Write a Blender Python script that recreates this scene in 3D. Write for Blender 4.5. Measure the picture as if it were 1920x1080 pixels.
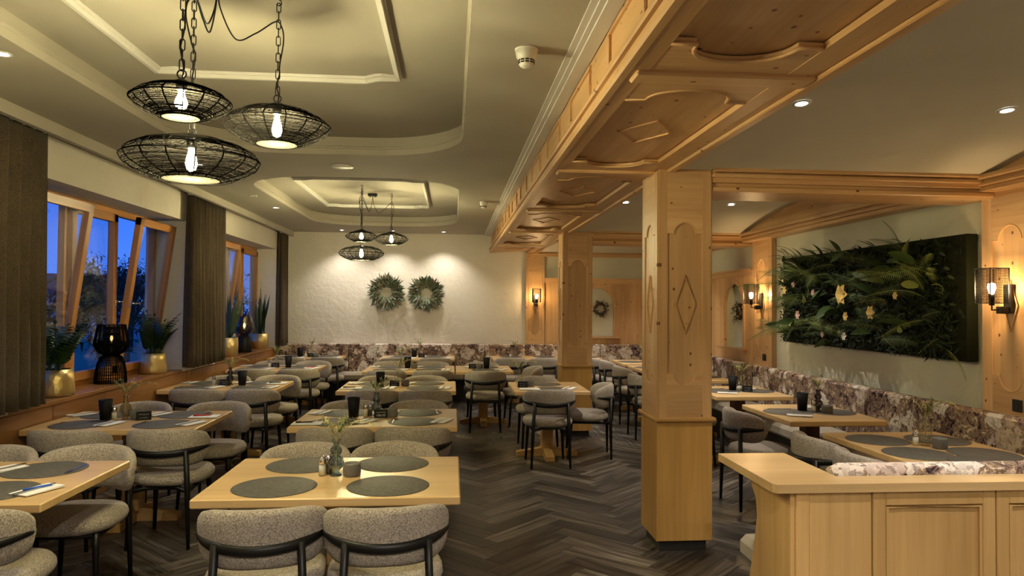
import bpy, math, random
from mathutils import Vector, Matrix, geometry
random.seed(7)
for o in list(bpy.data.objects): bpy.data.objects.remove(o, do_unlink=True)
SC = bpy.context.scene
COL = SC.collection
PI = math.pi
R = math.radians

# ---------------------------------------------------------------- camera
CAM_F, YAW, PIT, ROLL, CAM_H = 1330.0, .0836, .0234, .0081, 1.6
_F = Vector((math.sin(YAW)*math.cos(PIT), math.cos(YAW)*math.cos(PIT), math.sin(PIT)))
_R = Vector((math.cos(YAW), -math.sin(YAW), 0))
_U = _R.cross(_F)
_r2 = _R*math.cos(ROLL) + _U*math.sin(ROLL)
_u2 = -_R*math.sin(ROLL) + _U*math.cos(ROLL)
cd = bpy.data.cameras.new('camera'); cam = bpy.data.objects.new('camera', cd); COL.objects.link(cam)
cd.sensor_width = 36; cd.lens = CAM_F/1920*36; cd.clip_start = .05; cd.clip_end = 300
cam.matrix_world = Matrix(((_r2.x, _u2.x, -_F.x, 0), (_r2.y, _u2.y, -_F.y, 0), (_r2.z, _u2.z, -_F.z, CAM_H), (0, 0, 0, 1)))
SC.camera = cam

# ---------------------------------------------------------------- world (blue dusk) and exposure
W = bpy.data.worlds.new('dusk'); SC.world = W; W.use_nodes = True
nt = W.node_tree; nt.nodes.clear()
wo = nt.nodes.new('ShaderNodeOutputWorld'); bg = nt.nodes.new('ShaderNodeBackground')
tc = nt.nodes.new('ShaderNodeTexCoord'); sx = nt.nodes.new('ShaderNodeSeparateXYZ'); cr = nt.nodes.new('ShaderNodeValToRGB')
nt.links.new(tc.outputs['Generated'], sx.inputs[0]); nt.links.new(sx.outputs['Z'], cr.inputs[0])
cr.color_ramp.elements[0].position = 0.0; cr.color_ramp.elements[0].color = (.075, .22, .85, 1)
cr.color_ramp.elements[1].position = .5; cr.color_ramp.elements[1].color = (.008, .06, .45, 1)
e = cr.color_ramp.elements.new(.16); e.color = (.018, .12, .74, 1)
nt.links.new(cr.outputs[0], bg.inputs[0]); bg.inputs[1].default_value = .85
nt.links.new(bg.outputs[0], wo.inputs[0])
SC.view_settings.view_transform = 'Standard'; SC.view_settings.look = 'None'
SC.view_settings.exposure = 0.62; SC.view_settings.gamma = 1.0; SC.view_settings.use_curve_mapping = False
SC.cycles.max_bounces = 6; SC.cycles.diffuse_bounces = 4; SC.cycles.glossy_bounces = 3
SC.cycles.transparent_max_bounces = 16; SC.cycles.caustics_reflective = False; SC.cycles.caustics_refractive = False
SC.cycles.sample_clamp_indirect = 4.0
WARM = (1.0, .88, .46); SPOTC = (1.0, .92, .79); SCONC = (1.0, .66, .30)
BULB_E, SPOT_W, SCONCE_E = 1700.0, 40.0, 340.0

# ---------------------------------------------------------------- materials
MAT = {}
def newmat(name):
    m = bpy.data.materials.new(name); m.use_nodes = True; MAT[name] = m
    nt = m.node_tree; b = nt.nodes['Principled BSDF']
    return m, nt, b
def plain(name, col, rough=.5, metal=0, spec=.5, emit=None, es=0):
    m, nt, b = newmat(name)
    b.inputs['Base Color'].default_value = (*col, 1); b.inputs['Roughness'].default_value = rough
    b.inputs['Metallic'].default_value = metal; b.inputs['Specular IOR Level'].default_value = spec
    if emit: b.inputs['Emission Color'].default_value = (*emit, 1); b.inputs['Emission Strength'].default_value = es
    return m
def N(nt, t, **kw):
    n = nt.nodes.new('ShaderNode'+t)
    for k, v in kw.items():
        if k in n.inputs: n.inputs[k].default_value = v
        else: setattr(n, k, v)
    return n
def L(nt, a, b): nt.links.new(a, b)
def mapping(nt, scale, coord='Object', loc=(0, 0, 0)):
    t = N(nt, 'TexCoord'); mp = N(nt, 'Mapping')
    mp.inputs['Scale'].default_value = scale; mp.inputs['Location'].default_value = loc
    L(nt, t.outputs[coord], mp.inputs[0]); return mp.outputs[0]
def ramp(nt, fac, stops):
    r = N(nt, 'ValToRGB'); el = r.color_ramp.elements
    while len(el) < len(stops): el.new(.5)
    for e, (p, c) in zip(el, stops): e.position = p; e.color = (*c, 1)
    L(nt, fac, r.inputs[0]); return r.outputs[0]
def bump(nt, b, h, strength, dist=.01):
    n = N(nt, 'Bump'); n.inputs['Strength'].default_value = strength; n.inputs['Distance'].default_value = dist
    L(nt, h, n.inputs['Height']); L(nt, n.outputs[0], b.inputs['Normal'])
def mixc(nt, a, b, f, mode='MIX'):
    n = N(nt, 'Mix', data_type='RGBA', blend_type=mode)
    for i, v in ((6, a), (7, b)):
        if isinstance(v, tuple): n.inputs[i].default_value = (*v, 1)
        else: L(nt, v, n.inputs[i])
    if isinstance(f, (int, float)): n.inputs[0].default_value = f
    else: L(nt, f, n.inputs[0])
    return n.outputs[2]
def wood(name, c1, c2, axis, rough=.4, knots=0, kcol=(.15, .055, .02), rnd=0):
    m, nt, b = newmat(name)
    sc = [26, 26, 26]; sc['xyz'.index(axis)] = 1.3
    v = mapping(nt, sc)
    n1 = N(nt, 'TexNoise', Scale=1.0, Detail=5.0, Roughness=.6, Distortion=.35); L(nt, v, n1.inputs['Vector'])
    s2 = [3, 3, 3]; s2['xyz'.index(axis)] = .5
    n2 = N(nt, 'TexNoise', Scale=1.0, Detail=2.0); L(nt, mapping(nt, s2), n2.inputs['Vector'])
    c = ramp(nt, n1.outputs[0], [(.30, c2), (.62, c1)])
    d = ramp(nt, n2.outputs[0], [(.35, (.78, .74, .70)), (.65, (1.08, 1.06, 1.04))])
    c = mixc(nt, c, d, 1.0, 'MULTIPLY')
    if rnd:
        oi = N(nt, 'ObjectInfo'); d = ramp(nt, oi.outputs['Random'], [(0, (1-rnd,)*3), (1, (1+rnd*.4,)*3)])
        c = mixc(nt, c, d, 1.0, 'MULTIPLY')
    if knots:
        sp = N(nt, 'SeparateXYZ'); tcn = N(nt, 'TexCoord'); L(nt, tcn.outputs['Object'], sp.inputs[0])
        o1, o2 = [q for q in 'XYZ' if q != axis.upper()]
        sm = N(nt, 'Math', operation='ADD'); L(nt, sp.outputs[o1], sm.inputs[0]); L(nt, sp.outputs[o2], sm.inputs[1])
        cb = N(nt, 'CombineXYZ'); L(nt, sm.outputs[0], cb.inputs[0]); L(nt, sp.outputs[axis.upper()], cb.inputs[1])
        mp2 = N(nt, 'Mapping'); mp2.inputs['Scale'].default_value = (knots, knots*.75, 1); L(nt, cb.outputs[0], mp2.inputs[0])
        vo = N(nt, 'TexVoronoi', voronoi_dimensions='2D', Scale=1.0, Randomness=1.0); L(nt, mp2.outputs[0], vo.inputs['Vector'])
        sc3 = N(nt, 'SeparateColor'); L(nt, vo.outputs['Color'], sc3.inputs[0])
        mr = N(nt, 'MapRange'); mr.inputs[1].default_value = .15; mr.inputs[2].default_value = 1.0; mr.inputs[3].default_value = -.03; mr.inputs[4].default_value = .10; L(nt, sc3.outputs[0], mr.inputs[0])
        df = N(nt, 'Math', operation='SUBTRACT'); L(nt, mr.outputs[0], df.inputs[0]); L(nt, vo.outputs['Distance'], df.inputs[1])
        k = ramp(nt, df.outputs[0], [(.0, (0, 0, 0)), (.025, (1, 1, 1))])
        c = mixc(nt, c, kcol, k)
    L(nt, c, b.inputs['Base Color']); b.inputs['Roughness'].default_value = rough
    b.inputs['Specular IOR Level'].default_value = .35
    bump(nt, b, n1.outputs[0], .05, .004)
    return m
PA, PB = (.635, .41, .21), (.545, .32, .14)
for ax in 'xyz': wood('pine_'+ax, PA, PB, ax, .38, knots=8.5)
for ax in 'xyz': wood('oak_'+ax, (.62, .40, .165), (.53, .325, .125), ax, .36)
wood('honey_z', (.56, .33, .105), (.47, .26, .075), 'z', .36)
wood('honey_x', (.60, .36, .125), (.50, .28, .085), 'x', .36)
wood('beech_x', (.68, .475, .235), (.61, .41, .19), 'x', .32, rnd=.06)
wood('windowwood_z', (.52, .25, .075), (.43, .19, .052), 'z', .35)
wood('windowwood_y', (.52, .25, .075), (.43, .19, .052), 'y', .35)
wood('sill_y', (.34, .165, .058), (.27, .12, .04), 'y', .24, rnd=.12)
wood('darkpost_z', (.16, .07, .028), (.11, .045, .017), 'z', .4)
def plaster(name, col, bs=.35, sc=9.0, dist=.02, var=.06):
    m, nt, b = newmat(name)
    n = N(nt, 'TexNoise', Scale=sc, Detail=6.0, Roughness=.55, Distortion=.8); L(nt, mapping(nt, (1, 1, 1)), n.inputs['Vector'])
    n2 = N(nt, 'TexNoise', Scale=1.1, Detail=3.0); L(nt, mapping(nt, (1, 1, 1)), n2.inputs['Vector'])
    c = ramp(nt, n2.outputs[0], [(.3, tuple(x*(1-var) for x in col)), (.7, tuple(x*(1+var) for x in col))])
    L(nt, c, b.inputs['Base Color']); b.inputs['Roughness'].default_value = .9; b.inputs['Specular IOR Level'].default_value = .15
    bump(nt, b, n.outputs[0], bs, dist); return m
plaster('plaster_white', (.66, .61, .53), .5, 9)
plaster('plaster_sage', (.57, .55, .435), .5, 8, var=.10)
plaster('ceiling_paint', (.42, .385, .32), .12, 30, .006, .05)
plaster('vault_paint', (.58, .565, .49), .15, 16, .008, .07)
plain('moulding_white', (.62, .60, .57), .55)
plain('grey_plinth', (.025, .022, .021), .6)
# floor planks
m, nt, b = newmat('floor_plank')
v = mapping(nt, (30, 1.6, 10)); n = N(nt, 'TexNoise', Scale=1.0, Detail=6.0, Roughness=.65, Distortion=.5)
oi = N(nt, 'ObjectInfo'); gi = N(nt, 'NewGeometry')
ad = N(nt, 'Math', operation='ADD'); L(nt, oi.outputs['Random'], ad.inputs[0]); L(nt, gi.outputs['Random Per Island'], ad.inputs[1])
fr = N(nt, 'Math', operation='FRACT'); L(nt, ad.outputs[0], fr.inputs[0])
va = N(nt, 'VectorMath', operation='ADD'); cx = N(nt, 'CombineXYZ'); ml = N(nt, 'Math', operation='MULTIPLY'); ml.inputs[1].default_value = 37
L(nt, fr.outputs[0], ml.inputs[0]); L(nt, ml.outputs[0], cx.inputs[2]); L(nt, v, va.inputs[0]); L(nt, cx.outputs[0], va.inputs[1])
L(nt, va.outputs[0], n.inputs['Vector'])
c = ramp(nt, n.outputs[0], [(.32, (.016, .013, .011)), (.48, (.055, .046, .038)), (.60, (.115, .100, .086)), (.72, (.20, .18, .158))])
d = ramp(nt, fr.outputs[0], [(0, (.36, .34, .32)), (.5, (.80, .78, .75)), (1, (1.75, 1.70, 1.62))])
L(nt, mixc(nt, c, d, 1.0, 'MULTIPLY'), b.inputs['Base Color'])
rr = N(nt, 'MapRange'); rr.inputs[3].default_value = .28; rr.inputs[4].default_value = .50; L(nt, n.outputs[0], rr.inputs[0]); L(nt, rr.outputs[0], b.inputs['Roughness'])
bump(nt, b, n.outputs[0], .12, .003)
plain('subfloor', (.02, .017, .015), .8)
def fabric(name, c1, c2, sc=150, bs=.6):
    m, nt, b = newmat(name)
    n = N(nt, 'TexNoise', Scale=sc, Detail=3.0, Roughness=.6); L(nt, mapping(nt, (1, 1, 1)), n.inputs['Vector'])
    n2 = N(nt, 'TexNoise', Scale=7.0, Detail=2.0); L(nt, mapping(nt, (1, 1, 1)), n2.inputs['Vector'])
    c = ramp(nt, n.outputs[0], [(.36, c2), (.62, c1)])
    d = ramp(nt, n2.outputs[0], [(.3, (.88, .87, .86)), (.7, (1.06, 1.05, 1.04))])
    L(nt, mixc(nt, c, d, 1.0, 'MULTIPLY'), b.inputs['Base Color'])
    b.inputs['Roughness'].default_value = .95; b.inputs['Specular IOR Level'].default_value = .1
    b.inputs['Sheen Weight'].default_value = .15
    bump(nt, b, n.outputs[0], bs, .008); return m
fabric('boucle', (.50, .44, .37), (.21, .18, .148))
fabric('bench_fabric', (.40, .35, .28), (.30, .255, .20), 220, .2)
fabric('curtain', (.115, .086, .057), (.046, .034, .022), 260, .4)
plain('black_wood', (.005, .0046, .0045), .42, 0, .35)
plain('black_metal', (.010, .009, .009), .45, .3)
plain('wire_black', (.006, .0055, .005), 1.0, 0, .0)
plain('mat_grey', (.125, .115, .098), .62, 0, .3)
m, nt, b = MAT['mat_grey'], MAT['mat_grey'].node_tree, MAT['mat_grey'].node_tree.nodes['Principled BSDF']
n = N(nt, 'TexNoise', Scale=40.0, Detail=5.0); L(nt, mapping(nt, (1, 1, 1)), n.inputs['Vector'])
L(nt, ramp(nt, n.outputs[0], [(.35, (.080, .076, .066)), (.65, (.120, .113, .098))]), b.inputs['Base Color'])
bump(nt, b, n.outputs[0], .15, .002)
# floral fabric
def floral(name, sc):
    m, nt, b = newmat(name)
    mp = mapping(nt, (1, 1, 1))
    nz = N(nt, 'TexNoise', Scale=9.0*sc, Detail=4.0, Roughness=.6); L(nt, mp, nz.inputs['Vector'])
    sub = N(nt, 'VectorMath', operation='SUBTRACT'); L(nt, nz.outputs['Color'], sub.inputs[0]); sub.inputs[1].default_value = (.5, .5, .5)
    scl = N(nt, 'VectorMath', operation='SCALE'); L(nt, sub.outputs[0], scl.inputs[0]); scl.inputs['Scale'].default_value = .16/sc
    add = N(nt, 'VectorMath', operation='ADD'); L(nt, mp, add.inputs[0]); L(nt, scl.outputs[0], add.inputs[1])
    big = N(nt, 'TexNoise', Scale=5.0*sc, Detail=3.0, Distortion=.6); L(nt, mp, big.inputs['Vector'])
    mid = N(nt, 'TexNoise', Scale=17.0*sc, Detail=5.0, Roughness=.65, Distortion=1.2); L(nt, mp, mid.inputs['Vector'])
    ground = ramp(nt, mid.outputs[0], [(.36, (.016, .011, .015)), (.43, (.11, .070, .075)), (.48, (.36, .26, .23)), (.53, (.12, .095, .05)), (.58, (.46, .36, .27)), (.66, (.74, .68, .61))])
    tint = ramp(nt, big.outputs[0], [(.36, (.50, .42, .42)), (.48, (1.0, .92, .85)), (.60, (1.15, 1.08, .98))])
    ground = mixc(nt, ground, tint, 1.0, 'MULTIPLY')
    v1 = N(nt, 'TexVoronoi', Scale=6.0*sc); L(nt, add.outputs[0], v1.inputs['Vector'])
    v2 = N(nt, 'TexVoronoi', Scale=42.0*sc); L(nt, add.outputs[0], v2.inputs['Vector'])
    s1 = N(nt, 'SeparateColor'); L(nt, v1.outputs['Color'], s1.inputs[0]); s2 = N(nt, 'SeparateColor'); L(nt, v2.outputs['Color'], s2.inputs[0])
    bl = ramp(nt, s1.outputs[0], [(0, (.74, .70, .64)), (.3, (.60, .48, .44)), (.5, (.78, .75, .71)), (.75, (.50, .38, .27)), (1, (.74, .71, .67))])
    pet = ramp(nt, s2.outputs[0], [(0, (.30, .26, .25)), (.3, (.80, .77, .74)), (1, (1.12, 1.10, 1.06))])
    bl = mixc(nt, bl, pet, 1.0, 'MULTIPLY')
    th = N(nt, 'Math', operation='MULTIPLY'); L(nt, s1.outputs[1], th.inputs[0]); th.inputs[1].default_value = .82
    df = N(nt, 'Math', operation='SUBTRACT'); L(nt, th.outputs[0], df.inputs[0]); L(nt, v1.outputs['Distance'], df.inputs[1])
    msk = ramp(nt, df.outputs[0], [(.0, (0, 0, 0)), (.06, (1, 1, 1))])
    c = mixc(nt, ground, bl, msk)
    L(nt, c, b.inputs['Base Color']); b.inputs['Roughness'].default_value = .8; b.inputs['Specular IOR Level'].default_value = .2
    return m
floral('floral', 1.0)
plain('gold', (.62, .47, .20), .42, .9)
m, nt, b = MAT['gold'], MAT['gold'].node_tree, MAT['gold'].node_tree.nodes['Principled BSDF']
n = N(nt, 'TexVoronoi', Scale=28.0); L(nt, mapping(nt, (1, 1, .6)), n.inputs['Vector']); bump(nt, b, n.outputs['Distance'], .35, .01)
plain('soil', (.02, .014, .01), .95)
plain('leaf_dark', (.024, .050, .015), .34); plain('leaf_mid', (.05, .095, .026), .42); plain('leaf_lime', (.24, .29, .09), .5)
plain('leaf_olive', (.105, .115, .065), .55); plain('leaf_snake', (.028, .050, .026), .4); plain('leaf_moss', (.012, .014, .006), .9, 0, .1)
plain('leaf_frond', (.17, .215, .06), .55, 0, .25); plain('leaf_frond2', (.075, .11, .03), .5)
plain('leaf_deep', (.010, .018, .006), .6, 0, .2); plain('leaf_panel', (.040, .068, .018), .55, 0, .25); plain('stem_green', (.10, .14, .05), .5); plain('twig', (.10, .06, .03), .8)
plain('flower_yellow', (.62, .42, .12), .6); plain('flower_pink', (.60, .38, .33), .6); plain('flower_white', (.72, .70, .62), .6)
plain('flower_dry', (.62, .55, .22), .8)
plain('dark_berry', (.05, .022, .02), .5)
plain('paper', (.84, .83, .80), .7); plain('napkin', (.88, .87, .84), .85)
plain('steel', (.55, .54, .52), .22, 1.0); plain('chrome', (.75, .74, .72), .12, 1.0)
plain('red_plastic', (.60, .03, .03), .35); plain('blue_plastic', (.03, .12, .60), .35)
plain('white_plastic', (.72, .70, .65), .45); plain('dark_slot', (.012, .012, .012), .6)
plain('slate', (.005, .005, .0055), .65, 0, .25); plain('chalk', (.62, .60, .58), .8)
plain('salt', (.90, .89, .86), .5); plain('pepper', (.07, .05, .035), .6); plain('wax', (.80, .74, .62), .5)
plain('candle_pot', (.16, .145, .125), .55)
plain('concrete', (.30, .30, .30), .9)
plain('grass', (.18, .42, .22), .95); plain('tree_leaf', (.03, .07, .03), .8); plain('bark', (.06, .045, .03), .9)
plain('house_wall', (.62, .64, .70), .8); plain('roof_tile', (.22, .10, .08), .8); plain('dark_glass', (.02, .025, .04), .1)
def glassy(name, tint, rough=.02, refl=.10):
    m = bpy.data.materials.new(name); m.use_nodes = True; MAT[name] = m
    nt = m.node_tree; nt.nodes.clear()
    o = N(nt, 'OutputMaterial'); t = N(nt, 'BsdfTransparent'); g = N(nt, 'BsdfGlossy'); mx = N(nt, 'MixShader'); ge = N(nt, 'NewGeometry'); dt = N(nt, 'VectorMath', operation='DOT_PRODUCT'); L(nt, ge.outputs['Incoming'], dt.inputs[0]); L(nt, ge.outputs['Normal'], dt.inputs[1])
    ab = N(nt, 'Math', operation='ABSOLUTE'); L(nt, dt.outputs['Value'], ab.inputs[0]); om = N(nt, 'Math', operation='SUBTRACT'); om.inputs[0].default_value = 1.0; L(nt, ab.outputs[0], om.inputs[1])
    fz = N(nt, 'Math', operation='POWER'); L(nt, om.outputs[0], fz.inputs[0]); fz.inputs[1].default_value = 5.0
    t.inputs[0].default_value = (*tint, 1); g.inputs['Roughness'].default_value = rough; g.inputs[0].default_value = (1, 1, 1, 1)
    ma = N(nt, 'Math', operation='ADD', use_clamp=True); ma.inputs[1].default_value = refl; L(nt, fz.outputs[0], ma.inputs[0])
    L(nt, ma.outputs[0], mx.inputs[0]); L(nt, t.outputs[0], mx.inputs[1]); L(nt, g.outputs[0], mx.inputs[2]); L(nt, mx.outputs[0], o.inputs[0]); return m
glassy('window_glass', (.95, .97, .97), .0, .035)
glassy('glass_blue', (.42, .53, .56), .03, .16); glassy('glass_clear', (.92, .92, .86), .03, .10); glassy('glass_amber', (.70, .62, .40), .03, .14)
glassy('glass_smoke', (.20, .18, .17), .03, .12)
m = bpy.data.materials.new('frost'); m.use_nodes = True; MAT['frost'] = m; nt = m.node_tree; nt.nodes.clear()
o = N(nt, 'OutputMaterial'); t = N(nt, 'BsdfTransparent'); g = N(nt, 'BsdfTranslucent'); g.inputs[0].default_value = (.035, .034, .028, 1); dfs = N(nt, 'BsdfDiffuse'); dfs.inputs[0].default_value = (.08, .077, .065, 1)
m1 = N(nt, 'MixShader'); m1.inputs[0].default_value = .4; m2 = N(nt, 'MixShader'); m2.inputs[0].default_value = .45
L(nt, g.outputs[0], m1.inputs[1]); L(nt, dfs.outputs[0], m1.inputs[2]); L(nt, t.outputs[0], m2.inputs[1]); L(nt, m1.outputs[0], m2.inputs[2]); L(nt, m2.outputs[0], o.inputs[0])
def emis(name, col, s):
    m = bpy.data.materials.new(name); m.use_nodes = True; MAT[name] = m; nt = m.node_tree; nt.nodes.clear()
    o = N(nt, 'OutputMaterial'); e = N(nt, 'Emission'); e.inputs[0].default_value = (*col, 1); e.inputs[1].default_value = s; L(nt, e.outputs[0], o.inputs[0]); return m
emis('bulb', WARM, BULB_E); emis('sconce_bulb', SCONC, SCONCE_E); emis('spot_disc', SPOTC, 25.0); emis('dim_bulb', (1, .75, .3), 9.0)

# ---------------------------------------------------------------- mesh builder
class MB:
    def __init__(s): s.v = []; s.f = []; s.sm = []
    def add(s, vs, fs, smooth=False):
        k = len(s.v); s.v += [tuple(p) for p in vs]; s.f += [tuple(i+k for i in f) for f in fs]; s.sm += [smooth]*len(fs); return s
    def box(s, x0, x1, y0, y1, z0, z1, c=0):
        if x0 > x1: x0, x1 = x1, x0
        if y0 > y1: y0, y1 = y1, y0
        if z0 > z1: z0, z1 = z1, z0
        X, Y, Z = (x0, x1), (y0, y1), (z0, z1)
        if not c:
            vs = [(X[i], Y[j], Z[k]) for i in (0, 1) for j in (0, 1) for k in (0, 1)]
            return s.add(vs, [(0, 1, 3, 2), (4, 6, 7, 5), (0, 4, 5, 1), (2, 3, 7, 6), (0, 2, 6, 4), (1, 5, 7, 3)])
        vs = []; idx = {}
        for i in (0, 1):
            for j in (0, 1):
                for k in (0, 1):
                    sg = (1 if i == 0 else -1, 1 if j == 0 else -1, 1 if k == 0 else -1)
                    for a in range(3):
                        p = [X[i], Y[j], Z[k]]
                        for q in range(3):
                            if q != a: p[q] += sg[q]*c
                        idx[(i, j, k, a)] = len(vs); vs.append(p)
        fs = []
        for a in range(3):
            o1, o2 = [q for q in range(3) if q != a]
            for sd in (0, 1):
                ring = []
                for (p, q) in ((0, 0), (1, 0), (1, 1), (0, 1)):
                    t = [0, 0, 0]; t[a] = sd; t[o1] = p; t[o2] = q; ring.append(idx[(*t, a)])
                fl = (sd == 1) != (a == 1)
                fs.append(tuple(ring if fl else ring[::-1]))
        for a in range(3):
            o1, o2 = [q for q in range(3) if q != a]
            for p in (0, 1):
                for q in (0, 1):
                    t0 = [0, 0, 0]; t0[o1] = p; t0[o2] = q; t1 = t0[:]; t1[a] = 1
                    fs.append((idx[(*t0, o1)], idx[(*t1, o1)], idx[(*t1, o2)], idx[(*t0, o2)]))
        for i in (0, 1):
            for j in (0, 1):
                for k in (0, 1): fs.append(tuple(idx[(i, j, k, a)] for a in range(3)))
        return s.add(vs, fs)
    def lathe(s, prof, n=24, c=(0, 0, 0), a0=0, smooth=True, capb=True, capt=True, sx=1, sy=1):
        vs = []; fs = []
        for r, z in prof:
            for i in range(n):
                a = a0+2*PI*i/n; vs.append((c[0]+r*math.cos(a)*sx, c[1]+r*math.sin(a)*sy, c[2]+z))
        for j in range(len(prof)-1):
            for i in range(n):
                k = (i+1) % n; fs.append((j*n+i, j*n+k, (j+1)*n+k, (j+1)*n+i))
        s.add(vs, fs, smooth); k = len(s.v)-len(vs)
        if capb and prof[0][0] > 1e-5: s.f.append(tuple(k+i for i in range(n))[::-1]); s.sm.append(False)
        if capt and prof[-1][0] > 1e-5: s.f.append(tuple(k+(len(prof)-1)*n+i for i in range(n))); s.sm.append(False)
        return s
    def tube(s, pts, r, n=8, closed=False, flat=1.0, smooth=True):
        pts = [Vector(p) for p in pts]; m = len(pts); rr = r if isinstance(r, (list, tuple)) else [r]*m
        vs = []; fs = []; up = None
        for i, p in enumerate(pts):
            if closed: t = pts[(i+1) % m]-pts[i-1]
            else: t = pts[min(i+1, m-1)]-pts[max(i-1, 0)]
            if t.length < 1e-9: t = Vector((0, 0, 1))
            t.normalize()
            if up is None:
                up = Vector((0, 0, 1)) if abs(t.z) < .9 else Vector((1, 0, 0))
            u = (up-t*up.dot(t))
            if u.length < 1e-6: u = t.orthogonal()
            u.normalize(); w = t.cross(u); up = u
            for k in range(n):
                a = 2*PI*(k+.5)/n; vs.append(p+u*math.cos(a)*rr[i]*flat+w*math.sin(a)*rr[i])
        mm = m if closed else m-1
        for i in range(mm):
            j = (i+1) % m
            for k in range(n):
                q = (k+1) % n; fs.append((i*n+k, i*n+q, j*n+q, j*n+k))
        s.add(vs, fs, smooth)
        if not closed:
            b = len(s.v)-len(vs); s.f.append(tuple(b+k for k in range(n))[::-1]); s.f.append(tuple(b+(m-1)*n+k for k in range(n))); s.sm += [False, False]
        return s
    def prism(s, poly, axis, a, b):
        n = len(poly)
        def P(p, t): return {'x': (t, p[0], p[1]), 'y': (p[0], t, p[1]), 'z': (p[0], p[1], t)}[axis]
        vs = [P(p, a) for p in poly]+[P(p, b) for p in poly]
        fs = [(i, (i+1) % n, n+(i+1) % n, n+i) for i in range(n)]
        tri = geometry.tessellate_polygon([[Vector((p[0], p[1], 0)) for p in poly]])
        fs += [tuple(t) for t in tri]+[tuple(n+i for i in t[::-1]) for t in tri]
        return s.add(vs, fs)
    def grid(s, fn, nu, nv, cu=False, cv=False, smooth=True):
        vs = [fn(i/(nu if cu else nu-1), j/(nv if cv else nv-1)) for i in range(nu) for j in range(nv)]; fs = []
        for i in range(nu if cu else nu-1):
            for j in range(nv if cv else nv-1):
                fs.append((i*nv+j, ((i+1) % nu)*nv+j, ((i+1) % nu)*nv+(j+1) % nv, i*nv+(j+1) % nv))
        return s.add(vs, fs, smooth)
    def leaf(s, base, d, up, ln, wd, fold=.15, curl=.2, seg=3):
        d = Vector(d).normalized(); up = Vector(up); w = d.cross(up)
        if w.length < 1e-4: w = d.orthogonal()
        w.normalize(); nn = w.cross(d); base = Vector(base)
        vs = []; fs = []
        for i in range(seg+1):
            t = i/seg; hw = wd*math.sin(PI*min(1, .12+.88*t))**.8*.5 if i < seg else 0
            p = base+d*ln*t-nn*curl*ln*t*t
            vs += [p-w*hw+nn*fold*hw, p, p+w*hw+nn*fold*hw]
        for i in range(seg):
            a = i*3; fs += [(a, a+1, a+4, a+3), (a+1, a+2, a+5, a+4)]
        return s.add(vs, fs, True)
    def mesh(s, name):
        me = bpy.data.meshes.new(name); me.from_pydata(s.v, [], s.f); me.polygons.foreach_set('use_smooth', s.sm); me.update()
        return me
    def fixn(s): return s
def obj(name, m, mat, parent=None, loc=(0, 0, 0), rot=(0, 0, 0), label=None):
    me = m.mesh(name) if isinstance(m, MB) else m
    o = bpy.data.objects.new(name, me); COL.objects.link(o); o.location = loc; o.rotation_euler = rot
    if isinstance(m, MB) and mat:
        import bmesh
        bm = bmesh.new(); bm.from_mesh(me); bmesh.ops.recalc_face_normals(bm, faces=bm.faces); bm.to_mesh(me); bm.free()
        me.materials.append(MAT[mat])
    if parent: o.parent = parent
    if label: o['label'] = label
    return o
def tag(o, label, cat, group=None, kind=None):
    if label: o['label'] = label
    if cat: o['category'] = cat
    if group: o['group'] = group
    if kind: o['kind'] = kind
    return o
def thing(name, label, cat, loc=(0, 0, 0), rz=0, group=None):
    o = bpy.data.objects.new(name, None); COL.objects.link(o); o.location = loc; o.rotation_euler = (0, 0, rz); o.empty_display_size = .1
    return tag(o, label, cat, group)
def struct(name, m, mat, parent=None, label=None):
    o = obj(name, m, mat, parent)
    if not parent: o['kind'] = 'structure'
    if label: o['label'] = label
    return o
def sempty(name, label=None):
    o = bpy.data.objects.new(name, None); COL.objects.link(o); o['kind'] = 'structure'
    if label: o['label'] = label
    return o
def dup(root, loc, rz=None, label=None, group=None, scale=None):
    r = root.copy(); COL.objects.link(r); r.location = loc
    if rz is not None: r.rotation_euler = (0, 0, rz)
    if scale: r.scale = (scale,)*3
    if label: r['label'] = label
    if group: r['group'] = group
    for ch in list(root.children):
        c = ch.copy(); COL.objects.link(c); c.parent = r
        for g in list(ch.children):
            d = g.copy(); COL.objects.link(d); d.parent = c
    return r

# ---------------------------------------------------------------- room dimensions
YB = 12.2; YN = -2.6; XR = 3.75; XL = -2.88; ZC = 2.80; ZT = 2.95
BX0, BX1, BZ = .627, 1.449, 2.49
PX0, PX1 = 1.334, 1.704
PIL = (4.54, 8.553)
SILL_X, SILL_Z = -2.90, .872
WZ = 2.475                       # window head
WIN = ((4.9, 7.94), (8.95, 11.88))
FX = -3.19                       # window frame inner face

# ---- floor: herringbone planks
fl = struct('floor', MB().box(-3.3, 3.7, YN, YB+.1, -.08, -.012), 'subfloor')
PL, PW = .70, .14
pm = MB().box(-PW/2+.0009, PW/2-.0009, -PL/2+.0009, PL/2-.0009, -.012, 0, .0012).mesh('plank'); pm.materials.append(MAT['floor_plank'])
rot135 = Matrix.Rotation(R(135), 2)
planks = []
for a in range(-140, 140):
    for b_ in range(-22, 22):
        ox, oy = a*PW+b_*PL, -a*PW+b_*PL
        for (cxp, cyp, ang) in ((ox+PL/2, oy+PW/2, 90), (ox+PL+PW/2, oy+PL/2, 0)):
            q = rot135 @ Vector((cxp, cyp)); q += Vector((.32, 4.2))
            if -3.15 < q.x < XR and YN < q.y < YB: planks.append((q.x, q.y, R(ang+135)))
def seen(p):
    d = Vector((p[0], p[1], -CAM_H)); c = d.dot(_F)
    if c < .3: return None
    u, v = d.dot(_R)/c*CAM_F, -d.dot(_U)/c*CAM_F
    return c if abs(u) < 990 and v < 580 else None
order = sorted(planks, key=lambda p: seen(p) if seen(p) else 99+abs(p[1]))
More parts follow.
